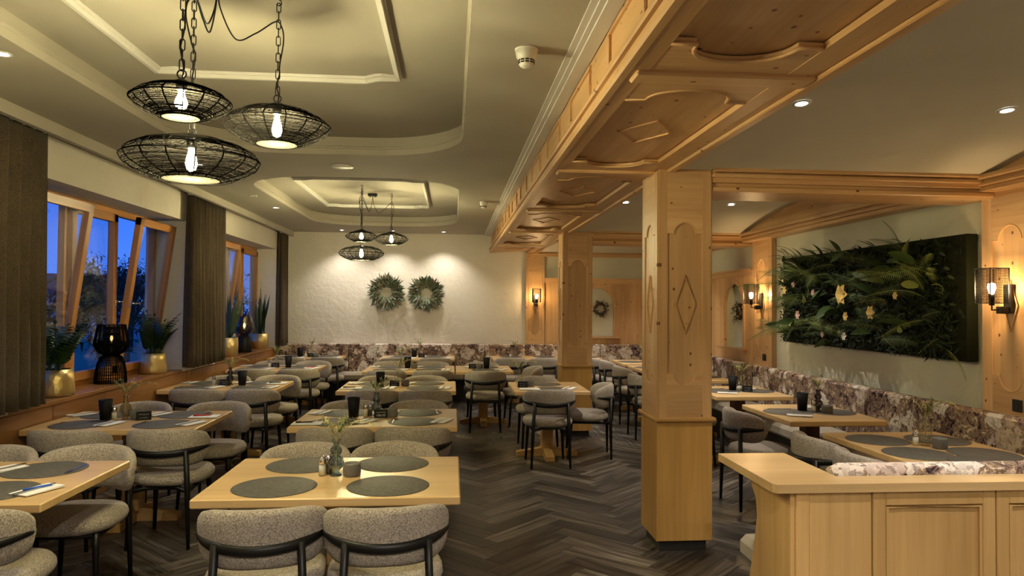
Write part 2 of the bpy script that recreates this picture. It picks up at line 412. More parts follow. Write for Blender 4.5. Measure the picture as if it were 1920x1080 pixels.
for p in order[:300]:
    o = bpy.data.objects.new('plank', pm); COL.objects.link(o); o.parent = fl; o.location = (p[0], p[1], 0); o.rotation_euler = (0, 0, p[2])
rest = MB()
for p in order[300:]:
    M4 = Matrix.Translation((p[0], p[1], 0)) @ Matrix.Rotation(p[2], 4, 'Z')
    hw, hl = PW/2-.0009, PL/2-.0009
    vs = [M4 @ Vector((x, y, z)) for z in (-.012, 0) for x, y in ((-hw, -hl), (hw, -hl), (hw, hl), (-hw, hl))]
    rest.add(vs, [(4, 5, 6, 7), (0, 1, 5, 4), (1, 2, 6, 5), (2, 3, 7, 6), (3, 0, 4, 7)])
o = obj('planks', rest, 'floor_plank', fl); o['kind'] = 'stuff'

# ---- ceiling with two coffers
def rrect(x0, x1, y0, y1, r, n=10):
    pts = []
    for cx, cy, a in ((x1-r, y0+r, -90), (x1-r, y1-r, 0), (x0+r, y1-r, 90), (x0+r, y0+r, 180)):
        for i in range(n+1):
            t = R(a+90*i/n); pts.append((cx+r*math.cos(t), cy+r*math.sin(t)))
    return pts
COF = ((-2.05, .065, .75, 5.80), (-2.05, .065, 6.85, 11.08))
holes = [rrect(*c, .72) for c in COF]
outer = [(-2.72, YN), (.70, YN), (.70, YB+.05), (-2.72, YB+.05)]
polys = [outer]+holes
allp = [p for q in polys for p in q]
tri = geometry.tessellate_polygon([[Vector((p[0], p[1], 0)) for p in q] for q in polys])
ceil = MB().add([(p[0], p[1], ZC) for p in allp], [tuple(t) for t in tri])
ceiling = struct('ceiling', ceil, 'ceiling_paint')
def offs(c, d): return (c[0]-d, c[1]+d, c[2]-d, c[3]+d)
for c in COF:
    cm = MB(); prof = [(0, ZC), (0, ZC+.045), (-.012, ZC+.05), (-.012, ZC+.065), (.0, ZC+.07), (.03, ZC+.075), (.03, ZT)]
    rings = [[(p[0], p[1], z) for p in rrect(*offs(c, d), .72+d)] for d, z in prof]
    n_ = len(rings[0])
    cm.add([p for r_ in rings for p in r_], [(j*n_+i, j*n_+(i+1) % n_, (j+1)*n_+(i+1) % n_, (j+1)*n_+i) for j in range(len(prof)-1) for i in range(n_)])
    k = len(cm.v)-n_; cm.f.append(tuple(k+i for i in range(n_))); cm.sm.append(False)
    obj('coffer', cm, 'ceiling_paint', ceiling)
def coffer_mould(x0, x1, y0, y1):
    nr, e = .10, .10; pts = []
    for (cx, cy, sx_, sy_) in ((x1, y0, -1, 1), (x1, y1, -1, -1), (x0, y1, 1, -1), (x0, y0, 1, 1)):
        a = [(cx+sx_*(e+nr), cy), (cx+sx_*(e+.07), cy+sy_*.02), (cx+sx_*(e+.03), cy+sy_*.05), (cx+sx_*e, cy+sy_*.06), (cx, cy+sy_*.06)]
        b_ = a if (cx, cy) in ((x1, y1), (x0, y0)) else a[::-1]
        pts += a if sx_*sy_ < 0 else a[::-1]
    return pts
def flat_mould(pts, w1, h):
    m = MB(); n = len(pts)
    for k, (wd, hh) in enumerate(((w1, h*.5), (w1*.45, h))):
        m.tube([(p[0], p[1], ZT-hh*.5) for p in pts], wd*.5, 4, closed=True, flat=hh/wd if wd else 1, smooth=False)
    return m
for (y0, y1) in ((2.0, 4.25), (7.65, 9.80)):
    obj('ceiling_moulding', flat_mould(coffer_mould(-1.70, -.33, y0, y1), .06, .05), 'moulding_white', ceiling)
# pelmet strip over the windows
struct('trim_1', MB().box(-2.72, -2.675, YN, YB, 2.72, ZC+.02), 'ceiling_paint', label='plaster pelmet drop along the window side')
struct('trim_2', MB().box(-3.3, -2.70, YN, YB, ZC+.0, ZC+.04), 'ceiling_paint', label='flat top of the curtain recess')
# crown moulding along the beam
cmd = MB(); cmd.box(.53, .565, YN, YB, ZC-.009, ZC); cmd.box(.56, .59, YN, YB, ZC-.019, ZC); cmd.box(.585, .65, YN, YB, ZC-.030, ZC)
struct('trim_3', cmd, 'moulding_white', label='white stepped crown moulding between ceiling and wooden beam')

# ---- walls
bw = sempty('wall_back')
struct('plaster_field', MB().box(-3.3, 1.26, YB, YB+.12, 0, 3.1), 'plaster_white', bw)
struct('upper_field', MB().box(1.26, XR+.2, YB, YB+.12, 0, 3.1), 'plaster_sage', bw)
nw = sempty('wall_near'); struct('plaster_field', MB().box(-3.3, XR+.2, YN-.12, YN, 0, 3.1), 'plaster_white', nw)
wr = sempty('wall_right')
wrm = MB().box(XR, XR+.12, YN, 8.82, 0, 3.1); wrm.box(XR, XR+.12, 9.44, YB, 0, 3.1); wrm.box(XR, XR+.12, 8.82, 9.44, 0, 1.06); wrm.box(XR, XR+.12, 8.82, 9.44, 1.95, 3.1); wrm.box(XR+.10, XR+.14, 8.7, 9.55, 1, 2)
struct('plaster_field', wrm, 'plaster_sage', wr)
wl = sempty('wall_left')
wlm = MB()
for y0, y1 in ((YN, WIN[0][0]), (WIN[0][1], WIN[1][0]), (WIN[1][1], YB)): wlm.box(XL, XL-.42, y0, y1, SILL_Z-.02, ZC)
for y0, y1 in WIN: wlm.box(XL, XL-.42, y0, y1, WZ, ZC)
wlm.box(-2.93, -3.3, YN, YB, 0, SILL_Z-.03)
struct('plaster_field', wlm, 'plaster_white', wl)
# wooden cladding below the sill, board by board
yy = YN; k = 0
cl_len = [.92, .78, 1.02, .86]
while yy < YB-.1:
    ln = min(cl_len[k % 4], YB-yy); obj('cladding_board', MB().box(-2.93, -2.908, yy+.003, yy+ln-.003, .09, SILL_Z-.035, .004), 'sill_y', wl); yy += ln; k += 1
struct('baseboard_left', MB().box(-2.93, -2.90, YN, YB, 0, .085, .004), 'sill_y')
sl = struct('trim_4', MB().box(-3.24, SILL_X, YN, YB, SILL_Z-.035, SILL_Z, .006), 'sill_y', label='long polished wooden window sill')

# ---- windows
def sash(parent, y0, y1, z0, z1, tilt, mat='windowwood_z', fw=.075, name='sash', x=FX):
    e = bpy.data.objects.new(name, None); COL.objects.link(e); e.parent = parent; e.location = (x, 0, z0); e.rotation_euler = (0, tilt, 0)
    h = z1-z0; t = .055
    obj('rail', MB().box(-t/2, t/2, y0, y1, 0, fw, .004), 'windowwood_y', e); obj('rail', MB().box(-t/2, t/2, y0, y1, h-fw, h, .004), 'windowwood_y', e)
    obj('stile', MB().box(-t/2, t/2, y0, y0+fw, 0, h, .004), 'windowwood_z', e); obj('stile', MB().box(-t/2, t/2, y1-fw, y1, 0, h, .004), 'windowwood_z', e)
    obj('pane', MB().box(-.006, .006, y0+fw-.01, y1-fw+.01, fw-.01, h-fw+.01), 'window_glass', e)
    hy = y0+.035 if tilt else y1-.035
    hm = MB().box(t/2, t/2+.012, hy-.014, hy+.014, h*.42, h*.42+.07, .003); hm.tube([(t/2+.01, hy, h*.42+.045), (t/2+.045, hy, h*.42+.045), (t/2+.048, hy+.11, h*.42+.045)], .009, 6)
    obj('handle', hm, 'chrome', e)
    return e
def window(name, y0, y1, parts, lab):
    w = sempty(name, lab)
    f = MB(); t0, t1 = FX-.06, FX-.0
    f.box(t0, t1, y0, y1, WZ-.06, WZ, .004); f.box(t0, t1, y0, y1, SILL_Z-.02, SILL_Z+.055, .004)
    obj('frame_rail', f, 'windowwood_y', w)
    f = MB(); f.box(t0, t1, y0, y0+.06, SILL_Z, WZ, .004); f.box(t0, t1, y1-.06, y1, SILL_Z, WZ, .004)
    obj('frame_jamb', f, 'windowwood_z', w)
    for i, (a, b_, tl) in enumerate(parts):
        sash(w, a, b_, SILL_Z+.05, WZ-.055, tl)
        if i < len(parts)-1: obj('mullion', MB().box(t0, t1-.005, b_-.02, parts[i+1][0]+.02, SILL_Z, WZ, .004), 'windowwood_z', w)
    return w
window('window_1', *WIN[0], ((4.97, 6.15, R(7.5)), (6.19, 7.0, 0), (7.04, 7.90, R(7.5))), 'near three-part wooden window with two sashes tilted into the room')
window('window_2', *WIN[1], ((9.02, 10.28, R(7.5)), (10.32, 10.95, 0), (10.99, 11.84, 0)), 'far three-part wooden window with one tilted sash')

# ---- curtains
def curtain(y0, y1, folds, lab, amp=.072):
    n = folds*10
    def fn(u, v):
        y = y0+(y1-y0)*u; ph = folds*2*PI*u+.8*math.sin(7*u); z = .90+v*(2.74-.90)
        a = amp*(.75+.25*(1-v)); sn = math.sin(ph); return (-2.795+a*math.copysign(abs(sn)**.65, sn)+.006*math.sin(ph*2+3*v), y+.012*math.sin(ph*2), z)
    t = thing('curtain', lab, 'curtain', (-2.795, (y0+y1)/2, .90), group='window curtains')
    m = MB().grid(fn, n, 12); m.v = [(x+2.795, y-(y0+y1)/2, z-.9) for x, y, z in m.v]
    c = dr = obj('drape', m, 'curtain', t); md = c.modifiers.new('s', 'SOLIDIFY'); md.thickness = .006
    h = MB().grid(lambda u, v: (lambda p: (p[0]+.005, p[1], .90+.018*v))(fn(u, 0)), n, 2); h.v = [(x+2.795, y-(y0+y1)/2, z-.9) for x, y, z in h.v]
    obj('hem', h, 'curtain', dr)
    obj('curtain_rail', MB().box(-.02, .02, -(y1-y0)/2-.02, (y1-y0)/2+.02, 1.838, 1.858), 'white_plastic', t)
    return t
curtain(4.05, 5.06, 8, 'brown textured curtain at the left edge before the near window')
curtain(7.80, 8.88, 10, 'brown textured curtain hanging between the two windows')
curtain(11.82, 12.17, 4, 'narrow brown curtain in the far corner beside the back wall')

# ---- wooden beam between dining area and wall booths
bm_ = sempty('trim_5', 'knotty pine ceiling beam with carved soffit panels')
struct('core', MB().box(BX0+.028, BX1-.03, YN, YB, BZ+.035, ZC+.1), 'pine_y', bm_)
lm = MB(); lm.box(BX0, BX0+.05, YN, YB, BZ, BZ+.045, .010); lm.box(BX0+.014, BX0+.05, YN, YB, BZ+.045, BZ+.058, .002); lm.box(BX0-.008, BX0+.05, YN, YB, BZ+.058, BZ+.080, .007); lm.box(BX0+.012, BX0+.05, YN, YB, BZ+.080, BZ+.092, .003)
struct('edge_moulding', lm, 'pine_y', bm_)
struct('soffit_stile', MB().box(BX0+.02, BX0+.11, YN, YB, BZ+.004, BZ+.03), 'pine_y', bm_)
struct('soffit_stile', MB().box(BX1-.17, BX1-.055, YN, YB, BZ+.004, BZ+.03), 'pine_y', bm_)
struct('soffit_edge', MB().box(BX1-.05, BX1, YN, YB, BZ-.012, BZ+.12, .005), 'pine_y', bm_)
def arch_board(w, d, cut, flip=1, shoulder=.09, n=14):
    # rectangle w x d with a concave arc of depth cut taken out of its far edge
    pts = [(-w/2, 0), (w/2, 0), (w/2, d*flip)]
    r_ = w/2-shoulder
    for i in range(n+1):
        t = PI*i/n; pts.append((r_*math.cos(t), (d-cut*math.sin(t)**.8)*flip))
    pts.append((-w/2, d*flip)); return pts
SX = (BX0+.11+BX1-.17)/2; SWd = (BX1-.17)-(BX0+.11)
YR = [-1.32, .68, 2.68, 4.68, 6.64, 8.66, 10.66]
for i, y in enumerate(YR):
    struct('soffit_rail', MB().box(BX0+.06, BX1-.05, y-.06, y+.06, BZ-.012, BZ+.03, .008), 'pine_x', bm_)
    for fl_ in (1, -1):
        pts = [(SX+p[0], y+.06*fl_+p[1]) for p in arch_board(SWd, .27, .16, fl_)]
        struct('carved_board', MB().prism(pts, 'z', BZ+.006, BZ+.03), 'pine_x', bm_)
        ed = [(p[0], p[1], BZ+.008) for p in pts[2:]]
        struct('board_bead', MB().tube(ed, .009, 5), 'pine_x', bm_)
    yc = y+1.0
    if yc < YB-.5:
        struct('carved_diamond', MB().tube([(SX-.14, yc, BZ+.034), (SX, yc+.24, BZ+.034), (SX+.14, yc, BZ+.034), (SX, yc-.24, BZ+.034)], .011, 4, closed=True, smooth=False), 'pine_y', bm_)
y = .4
while y < YB-.4:
    fr_ = MB(); z0, z1 = BZ+.115, ZC-.055
    fr_.tube([(BX0+.026, y, z0), (BX0+.026, y+.55, z0), (BX0+.026, y+.55, z1), (BX0+.026, y, z1)], .013, 4, closed=True, smooth=False)
    struct('face_panel_frame', fr_, 'pine_y', bm_); y += .98

# ---- carved decoration: field with arched boards and a diamond, on a vertical face
def xform(face, cx, cy, z0):
    # maps (u, depth, z): u along the face, depth outwards
    if face == '-y': return lambda u, d, z: (cx+u, cy-d, z)
    if face == '+y': return lambda u, d, z: (cx-u, cy+d, z)
    if face == '-x': return lambda u, d, z: (cx-d, cy-u, z)
    return lambda u, d, z: (cx+d, cy+u, z)
def carved_face(parent, face, cx, cy, w, z0, z1, zs0, zs1, stile=.055, proud=.010, dia=(1.61, .068, .19), org=(0, 0, 0), boards=True):
    T = xform(face, cx, cy, z0)
    def mk(poly, name, mat):
        m = MB(); n = len(poly); m.prism(poly, 'y', 0, 1)
        m.v = [tuple(a-b_ for a, b_ in zip(T(p[0], p[1]*proud, p[2]), org)) for p in m.v]
        return obj(name, m, mat, parent)
    hw = w/2
    mk([(-hw, z0), (-hw+stile, z0), (-hw+stile, z1), (-hw, z1)], 'stile', 'pine_z'); mk([(hw-stile, z0), (hw, z0), (hw, z1), (hw-stile, z1)], 'stile', 'pine_z')
    iw = hw-stile; r_ = iw*.62
    if boards:
        top = [(-iw, z1), (iw, z1), (iw, zs1)]+[(r_*math.cos(PI*i/12), zs1+r_*1.0*math.sin(PI*i/12)) for i in range(13)]+[(-iw, zs1)]
        bot = [(iw, z0), (-iw, z0), (-iw, zs0)]+[(-r_*math.cos(PI*i/12), zs0-r_*1.0*math.sin(PI*i/12)) for i in range(13)]+[(iw, zs0)]
        hx = 'pine_x' if face in ('-y', '+y') else 'pine_y'
        mk(top, 'carved_board', hx); mk(bot, 'carved_board', hx)
    path = [(-iw, zs0), (-r_, zs0)]+[(-r_*math.cos(PI*i/12), zs0-r_*math.sin(PI*i/12)) for i in range(1, 12)]+[(r_, zs0), (iw, zs0), (iw, zs1), (r_, zs1)]+[(r_*math.cos(PI*i/12), zs1+r_*math.sin(PI*i/12)) for i in range(1, 12)]+[(-r_, zs1), (-iw, zs1)]
    def tb(p2, rad, name, n=5):
        m = MB().tube([(p[0], .004, p[1]) for p in p2], rad, n, closed=True, smooth=False)
        m.v = [tuple(a-b_ for a, b_ in zip(T(p[0], p[1], p[2]), org)) for p in m.v]; return obj(name, m, 'pine_z', parent)
    tb(path, .007, 'bead')
    if dia:
        zc, dw, dh = dia; tb([(-dw, zc), (0, zc+dh), (dw, zc), (0, zc-dh)], .008, 'carved_diamond', 4)
def pillar(y0, lab, name='pillar'):
    y1 = y0+.38; cx, cy = (PX0+PX1)/2, (y0+y1)/2; w = PX1-PX0
    t = thing(name, lab, 'pillar', (cx, cy, 0), group='pine pillars under the beam')
    o_ = (cx, cy, 0)
    def loc(m): m.v = [(a-cx, b_-cy, c) for a, b_, c in m.v]; return m
    obj('plinth', loc(MB().box(PX0+.03, PX1-.03, y0+.03, y1-.03, 0, .072)), 'grey_plinth', t)
    obj('base_box', loc(MB().box(PX0-.001, PX1+.001, y0-.001, y1+.001, .072, .85, .003)), 'honey_z', t)
    obj('band', loc(MB().box(PX0-.022, PX1+.022, y0-.022, y1+.022, .845, .872, .006)), 'honey_x', t)
    obj('shaft', loc(MB().box(PX0+.010, PX1-.010, y0+.010, y1-.010, .87, 2.52)), 'pine_z', t)
    for face, fx, fy, fw in (('-y', cx, y0+.010, w-.02), ('+y', cx, y1-.010, w-.02), ('-x', PX0+.010, cy, .36), ('+x', PX1-.010, cy, .36)):
        carved_face(t, face, fx, fy, fw, .872, 2.518 if face != '-x' else 2.485, 1.155, 2.075, org=o_)
    return t
pillar(PIL[0], 'square knotty pine pillar with carved diamond in the foreground')
pillar(PIL[1], 'square knotty pine pillar further back beside the small table')

# ---- vaulted ceiling over the wall booths
SPR, CRN = 2.495, 2.72
LX = 3.615
bays = ((-2.6, .52), (.95, 4.54), (4.96, 8.54), (8.96, YB))
vault = sempty('ceiling_vault', 'sage plaster barrel vaults over the wall booths')
def vz(y, b0, b1):
    c, h = (b0+b1)/2, (b1-b0)/2; return SPR+(CRN-SPR)*max(0, 1-((y-c)/h)**2)
for b0, b1 in bays:
    n = 24
    vm = MB()
    vm.grid(lambda u, v: (BX1-.03+(LX+.02-BX1+.03)*v, b0-.02+(b1-b0+.04)*u, vz(b0-.02+(b1-b0+.04)*u, b0, b1)), n, 2)
    obj('vault', vm, 'vault_paint', vault)
    pts = [(b0, SPR-.06), (b1, SPR-.06)]+[(b1+(b0-b1)*i/20, vz(b1+(b0-b1)*i/20, b0, b1)+.01) for i in range(21)]
    obj('lunette_board', MB().prism(pts, 'x', LX, LX+.03), 'pine_y', vault)
struct('roof_slab', MB().box(BX1-.03, XR+.1, YN, YB, CRN+.03, CRN+.09), 'vault_paint', vault)
co = sempty('trim_6', 'stepped pine cornices under the vaults')
cm = MB(); cm.box(LX-.02, XR, YN, YB, SPR-.10, SPR-.062, .006); cm.box(LX-.045, XR, YN, YB, SPR-.062, SPR-.036, .006); cm.box(LX-.030, XR, YN, YB, SPR-.036, SPR-.022, .002); cm.box(LX-.07, XR, YN, YB, SPR-.022, SPR+.014, .009)
obj('wall_cornice', cm, 'pine_y', co)
for y0 in (.53, 4.548, 8.56):
    y1 = y0+.40; c2 = MB()
    c2.box(PX1, LX, y0, y1, SPR-.075, SPR+.03, .004); c2.box(PX1, LX-.03, y0-.030, y1+.030, SPR-.045, SPR-.018, .006); c2.box(PX1, LX-.05, y0-.052, y1+.052, SPR-.010, SPR+.022, .008)
    obj('cross_beam', c2, 'pine_x', co)
    c3 = MB().box(PX1, XR, y0+.02, y1-.05, SPR-.10, SPR-.075, .004); c3.box(PX1, XR, y0+.0, y1-.0, SPR-.135, SPR-.100, .008)
    obj('cross_bead', c3, 'pine_x', co)
c2 = MB().box(BX1-.1, LX, YB-.05, YB, SPR-.06, SPR+.02, .005); c2.box(BX1-.1, LX, YB-.07, YB, SPR-.03, SPR+.0, .005); obj('end_cornice', c2, 'pine_x', co)
struct('closing_board', MB().box(BX1-.03, XR, YN, YN+.05, SPR-.1, 3.0), 'pine_x', co)

# ---- pine pilasters and panelling
def pilaster(face, c0, c1, z0, z1, lab, name='trim_7', dia=(1.62, .06, .17)):
    t = sempty(name, lab)
    if face == '-x':
        struct('backing', MB().box(XR-.05, XR, c0, c1, z0, z1, .004), 'pine_z', t)
        carved_face(t, '-x', XR-.05, (c0+c1)/2, c1-c0, z0, z1, 1.15, 2.06, stile=.09, proud=.008, dia=dia)
    else:
        struct('backing', MB().box(c0, c1, YB-.05, YB, z0, z1, .004), 'pine_z', t)
        carved_face(t, '-y', (c0+c1)/2, YB-.05, c1-c0, z0, z1, 1.15, 2.06, stile=.05, proud=.008, dia=dia)
    return t
pilaster('-x', 4.17, 4.67, .0, SPR-.10, 'pine pilaster at the right frame edge')
pilaster('-x', 7.95, 8.49, .0, SPR-.10, 'pine pilaster beyond the plant wall', 'trim_8')
pilaster('-x', .1, .58, .0, SPR-.10, 'pine pilaster behind the camera', 'trim_9')
pilaster('-y', 1.26, 1.58, .0, BZ, 'pine pilaster on the back wall', 'trim_10')
# panelled back wall right part with an arched niche
def arch_ring(w, h, r_, bw_, n=16):
    # outline of an arched frame (outer, inner), centre x = 0, z from 0
    a = []
    for rr_, e_ in ((r_+bw_, bw_), (r_, 0)):
        pts = [(-rr_, 0)]+[(-rr_*math.cos(PI*i/n), h+rr_*math.sin(PI*i/n)) for i in range(n+1)]+[(rr_, 0)]
        a.append(pts)
    return a
def panel_wall(face, c0, c1, nc, nr, zt, lab, name):
    t = sempty(name, lab); z0, zs = 1.06, 1.90-nr
    def pr(poly, nm, mat, d0, d1):
        m = MB().prism(poly, 'y', d0, d1)
        if face == '-y': m.v = [(u, YB-d, z) for u, d, z in m.v]
        else: m.v = [(XR-d, u, z) for u, d, z in m.v]
        return obj(nm, m, mat, t)
    n = 16
    left = [(c0, 0), (nc-nr, 0), (nc-nr, zs)]+[(nc-nr*math.cos(PI*i/n), zs+nr*math.sin(PI*i/n)) for i in range(1, n//2+1)]+[(nc, zt), (c0, zt)]
    right = [(nc+nr, 0), (c1, 0), (c1, zt), (nc, zt)]+[(nc+nr*math.cos(PI/2-PI*i/n), zs+nr*math.sin(PI/2-PI*i/n)) for i in range(0, n//2)]+[(nc+nr, zs)]
    pr(left, 'panel_board', 'pine_z', 0, .03); pr(right, 'panel_board', 'pine_z', 0, .03); pr([(nc-nr, 0), (nc+nr, 0), (nc+nr, z0), (nc-nr, z0)], 'panel_board', 'pine_z', 0, .03)
    o_, i_ = arch_ring(0, zs, nr, .05)
    pr([(nc+p[0], max(p[1], z0)) for p in o_]+[(nc+p[0], max(p[1], z0)) for p in i_[::-1]], 'arch_trim', 'pine_z', .03, .042)
    pr([(nc-nr-.12, z0-.03), (nc+nr+.12, z0-.03), (nc+nr+.12, z0), (nc-nr-.12, z0)], 'niche_shelf', 'pine_x' if face == '-y' else 'pine_y', 0, .10)
    for sgn in (-1, 1): pr([(nc+sgn*(nr-.01), zs-.01), (nc+sgn*(nr+.065), zs-.01), (nc+sgn*(nr+.065), zs+.012), (nc+sgn*(nr-.01), zs+.012)], 'arch_capital', 'pine_x', .03, .05)
    pr([(c0, zt-.06), (c1, zt-.06), (c1, zt), (c0, zt)], 'top_trim', 'pine_x' if face == '-y' else 'pine_y', .03, .05); pr([(c0, zt), (c1, zt), (c1, zt+.025), (c0, zt+.025)], 'top_trim', 'pine_x' if face == '-y' else 'pine_y', 0, .075)
    pr([(nc-.5, 0.9), (nc-.49, .9), (nc-.49, z0-.03), (nc-.5, z0-.03)], 'seam_strip', 'pine_z', .03, .033)
    return t
panel_wall('-y', 1.58, XR, 2.49, .31, 2.04, 'knotty pine panelling with arched niche on the back wall', 'wall_panelling_back')['kind'] = 'structure'
panel_wall('-x', 8.49, YB, 9.13, .31, 2.05, 'knotty pine panelling with arched niche on the right wall', 'wall_panelling_right')['kind'] = 'structure'

# ---------------------------------------------------------------- furniture: chairs
def make_chair():
    t = thing('dining_chair', 'chair', 'chair', group='curved boucle dining chairs')
    Rr = .252; nu, nv = 30, 14
    def back(u, v):
        s = 2*u-1; ph = s*R(78); e_ = max(0, 1-abs(s)**5)**.5; h = .122*max(.06, e_); th = .036*max(.1, max(0, 1-abs(s)**8)**.5)
        a = 2*PI*v; ca, sa = math.cos(a), math.sin(a)
        q = lambda x: math.copysign(abs(x)**.72, x)
        dz = h*q(sa); dr = th*q(ca)*(1+.0*dz); z = .645+dz+.010*(1-abs(s))-.012*s*s
        r_ = Rr+dr+.10*(z-.62)
        return (r_*math.sin(ph), -r_*math.cos(ph), z)
    bk = MB().grid(back, nu, nv, cv=True)
    for i in (0, nu-1): bk.f.append(tuple(range(i*nv, i*nv+nv))); bk.sm.append(True)
    obj('backrest', bk, 'boucle', t)
    def seat_ring(k, rr_, z): return [(rr_*.25*math.copysign(abs(math.cos(a))**.8, math.cos(a)), .012+rr_*.245*math.copysign(abs(math.sin(a))**.8, math.sin(a)), z) for a in [2*PI*i/32 for i in range(32)]]
    prof = [(.0, .392), (.86, .394), (.96, .404), (1, .428), (.985, .450), (.93, .468), (.80, .477), (.45, .480), (0, .481)]
    st = MB(); vs = []; fs = []
    for k, (r_, z) in enumerate(prof): vs += seat_ring(k, max(r_, .002), z)
    for k in range(len(prof)-1):
        for i in range(32): fs.append((k*32+i, k*32+(i+1) % 32, (k+1)*32+(i+1) % 32, (k+1)*32+i))
    st.add(vs, fs, True); obj('seat', st, 'boucle', t)
    pts = []
    for i in range(25):
        ph = R(-70+140*i/24); r_ = Rr+.037-.012*abs(math.sin(ph))**6; pts.append((r_*math.sin(ph), -r_*math.cos(ph), .618+.030*abs(math.sin(ph))**2))
    obj('back_rail', MB().tube(pts, [.006+.010*min(1, 4*min(i, 24-i)/24+.1) for i in range(25)], 8, flat=1.45), 'black_wood', t)
    for sg in (-1, 1):
        obj('leg', MB().tube([(sg*.165, -.246, .64), (sg*.178, -.243, .36), (sg*.192, -.25, 0)], [.017, .018, .011], 8), 'black_wood', t)
        obj('leg', MB().tube([(sg*.172, .165, .40), (sg*.180, .172, .32), (sg*.196, .195, 0)], [.019, .018, .011], 8), 'black_wood', t)
    rl = MB()
    for sg in (-1, 1): rl.tube([(sg*.176, -.243, .375), (sg*.180, .168, .380)], .014, 6)
    rl.tube([(-.178, .168, .382), (.178, .168, .382)], .014, 6); rl.tube([(-.176, -.243, .372), (-.09, -.19, .384), (.09, -.19, .384), (.176, -.243, .372)], .014, 6)
    obj('seat_frame', rl, 'black_wood', t)
    return t
chair0 = make_chair(); _first = [True]
CH = 'grey boucle chair '
def chair(x, y, deg, lab):
    if _first[0]:
        _first[0] = False; chair0.location = (x, y, 0); chair0.rotation_euler = (0, 0, R(deg)); chair0['label'] = CH+lab; return chair0
    return dup(chair0, (x, y, 0), R(deg), CH+lab)

# ---------------------------------------------------------------- furniture: tables
TZ = .73
def table(w, d, x, y, lab, rz=0, post='oak_z', ped=True):
    t = thing('dining_table', lab, 'table', (x, y, 0), rz, 'beech dining tables')
    obj('tabletop', MB().box(-w/2, w/2, -d/2, d/2, TZ-.042, TZ, .006), 'beech_x', t)
    obj('post', MB().box(-.06, .06, -.06, .06, .07, TZ-.07, .006), post, t)
    obj('top_plate', MB().box(-.22, .22, -.16, .16, TZ-.07, TZ-.042), post, t)
    fx, fy = min(.33, w*.42), min(.31, d*.38)
    pf = lambda L_: [(-L_, 0), (L_, 0), (L_, .045), (.07, .085), (-.07, .085), (-L_, .045)]
    obj('foot', MB().prism(pf(fx), 'y', -.045, .045), 'oak_x', t); 
    m = MB().prism(pf(fy), 'x', -.045, .045); obj('foot', m, 'oak_y', t)
    return t
T = {}
def tab(key, x0, x1, y0, y1, lab, **k):
    T[key] = (x0, x1, y0, y1); return table(x1-x0, y1-y0, (x0+x1)/2, (y0+y1)/2, lab, **k)
LXa, LXb = -2.895, -1.75; CXa, CXb = -1.145, .045
tab('L0', LXa, LXb, 3.22, 4.07, 'beech table cut off by the left frame edge')
tab('L1', LXa, LXb, 5.04, 5.89, 'beech table under the near window with a red pen on it')
tab('L2', LXa, LXb, 7.26, 8.11, 'third beech table from the camera along the windows')
tab('L3', LXa, LXb, 9.38, 10.20, 'fourth beech table from the camera along the windows')
tab('L4', LXa+.02, LXb, 11.32, 12.04, 'beech table in the far corner beside windows and back bench')
tab('C0', CXa, CXb, 3.245, 4.09, 'large beech table nearest the camera in the middle row')
tab('C1', CXa, CXb, 5.085, 5.94, 'second beech table of the middle row with a room number sign')
tab('C2', CXa, CXb, 7.15, 8.05, 'third beech table of the middle row')
tab('C3', CXa, .038, 9.19, 10.08, 'fourth beech table of the middle row below the far pendants')
tab('C3b', .052, .805, 9.19, 10.08, 'small beech table pushed against the fourth middle table')
tab('C4', CXa, CXb, 11.25, 12.04, 'beech table at the back bench under the two wreaths')
tab('B5', .66, 1.86, 11.25, 12.04, 'beech table at the back bench left of the far pillar')
tab('B6', 2.05, 2.45, 11.45, 12.04, 'narrow beech table at the back bench under the arched niche')
tab('D', .63, 1.40, 7.09, 7.98, 'small beech table set for two left of the pillars')
tab('R0', 2.57, 3.40, 3.25, 4.75, 'long beech table behind the wooden partition', post='darkpost_z')
tab('R1', 2.57, 3.34, 5.21, 6.13, 'second beech table along the right wall bench', post='darkpost_z')
tab('R2', 2.55, 3.32, 6.67, 7.55, 'third beech table along the right wall bench', post='darkpost_z')
tab('R3', 2.55, 3.32, 8.12, 8.95, 'fourth beech table along the right wall bench', post='darkpost_z')
tab('R4', 2.55, 3.32, 9.40, 10.18, 'fifth beech table along the right wall bench', post='darkpost_z')
tab('R5', 2.55, 3.32, 10.40, 11.20, 'beech table at the far end of the right wall bench', post='darkpost_z')
TN = {'L0': 'table at the left frame edge', 'L1': 'table under the near window', 'L2': 'third window table', 'L3': 'fourth window table', 'L4': 'far corner window table',
      'C0': 'nearest middle table', 'C1': 'second middle table', 'C2': 'third middle table', 'C3': 'fourth middle table', 'C3b': 'small table joined to fourth', 'C4': 'back bench table under wreaths',
      'B5': 'back bench table beside the far pillar', 'B6': 'back bench table under the niche', 'D': 'small table left of the pillars', 'R0': 'long table behind the partition', 'R1': 'second wall bench table', 'R2': 'third wall bench table', 'R3': 'fourth wall bench table', 'R4': 'fifth wall bench table', 'R5': 'last wall bench table'}
SEATX = {'C0': (-.79, -.28), 'C1': (-.79, -.26), 'C2': (-.77, -.26), 'C3': (-.83, -.24), 'C4': (-.86, -.26), 'L1': (-2.50, -1.88), 'L2': (-2.47, -1.93), 'L3': (-2.50, -1.95), 'L4': (-2.50, -1.93), 'B5': (.93, 1.45), 'L0': (-2.50, -1.98)}
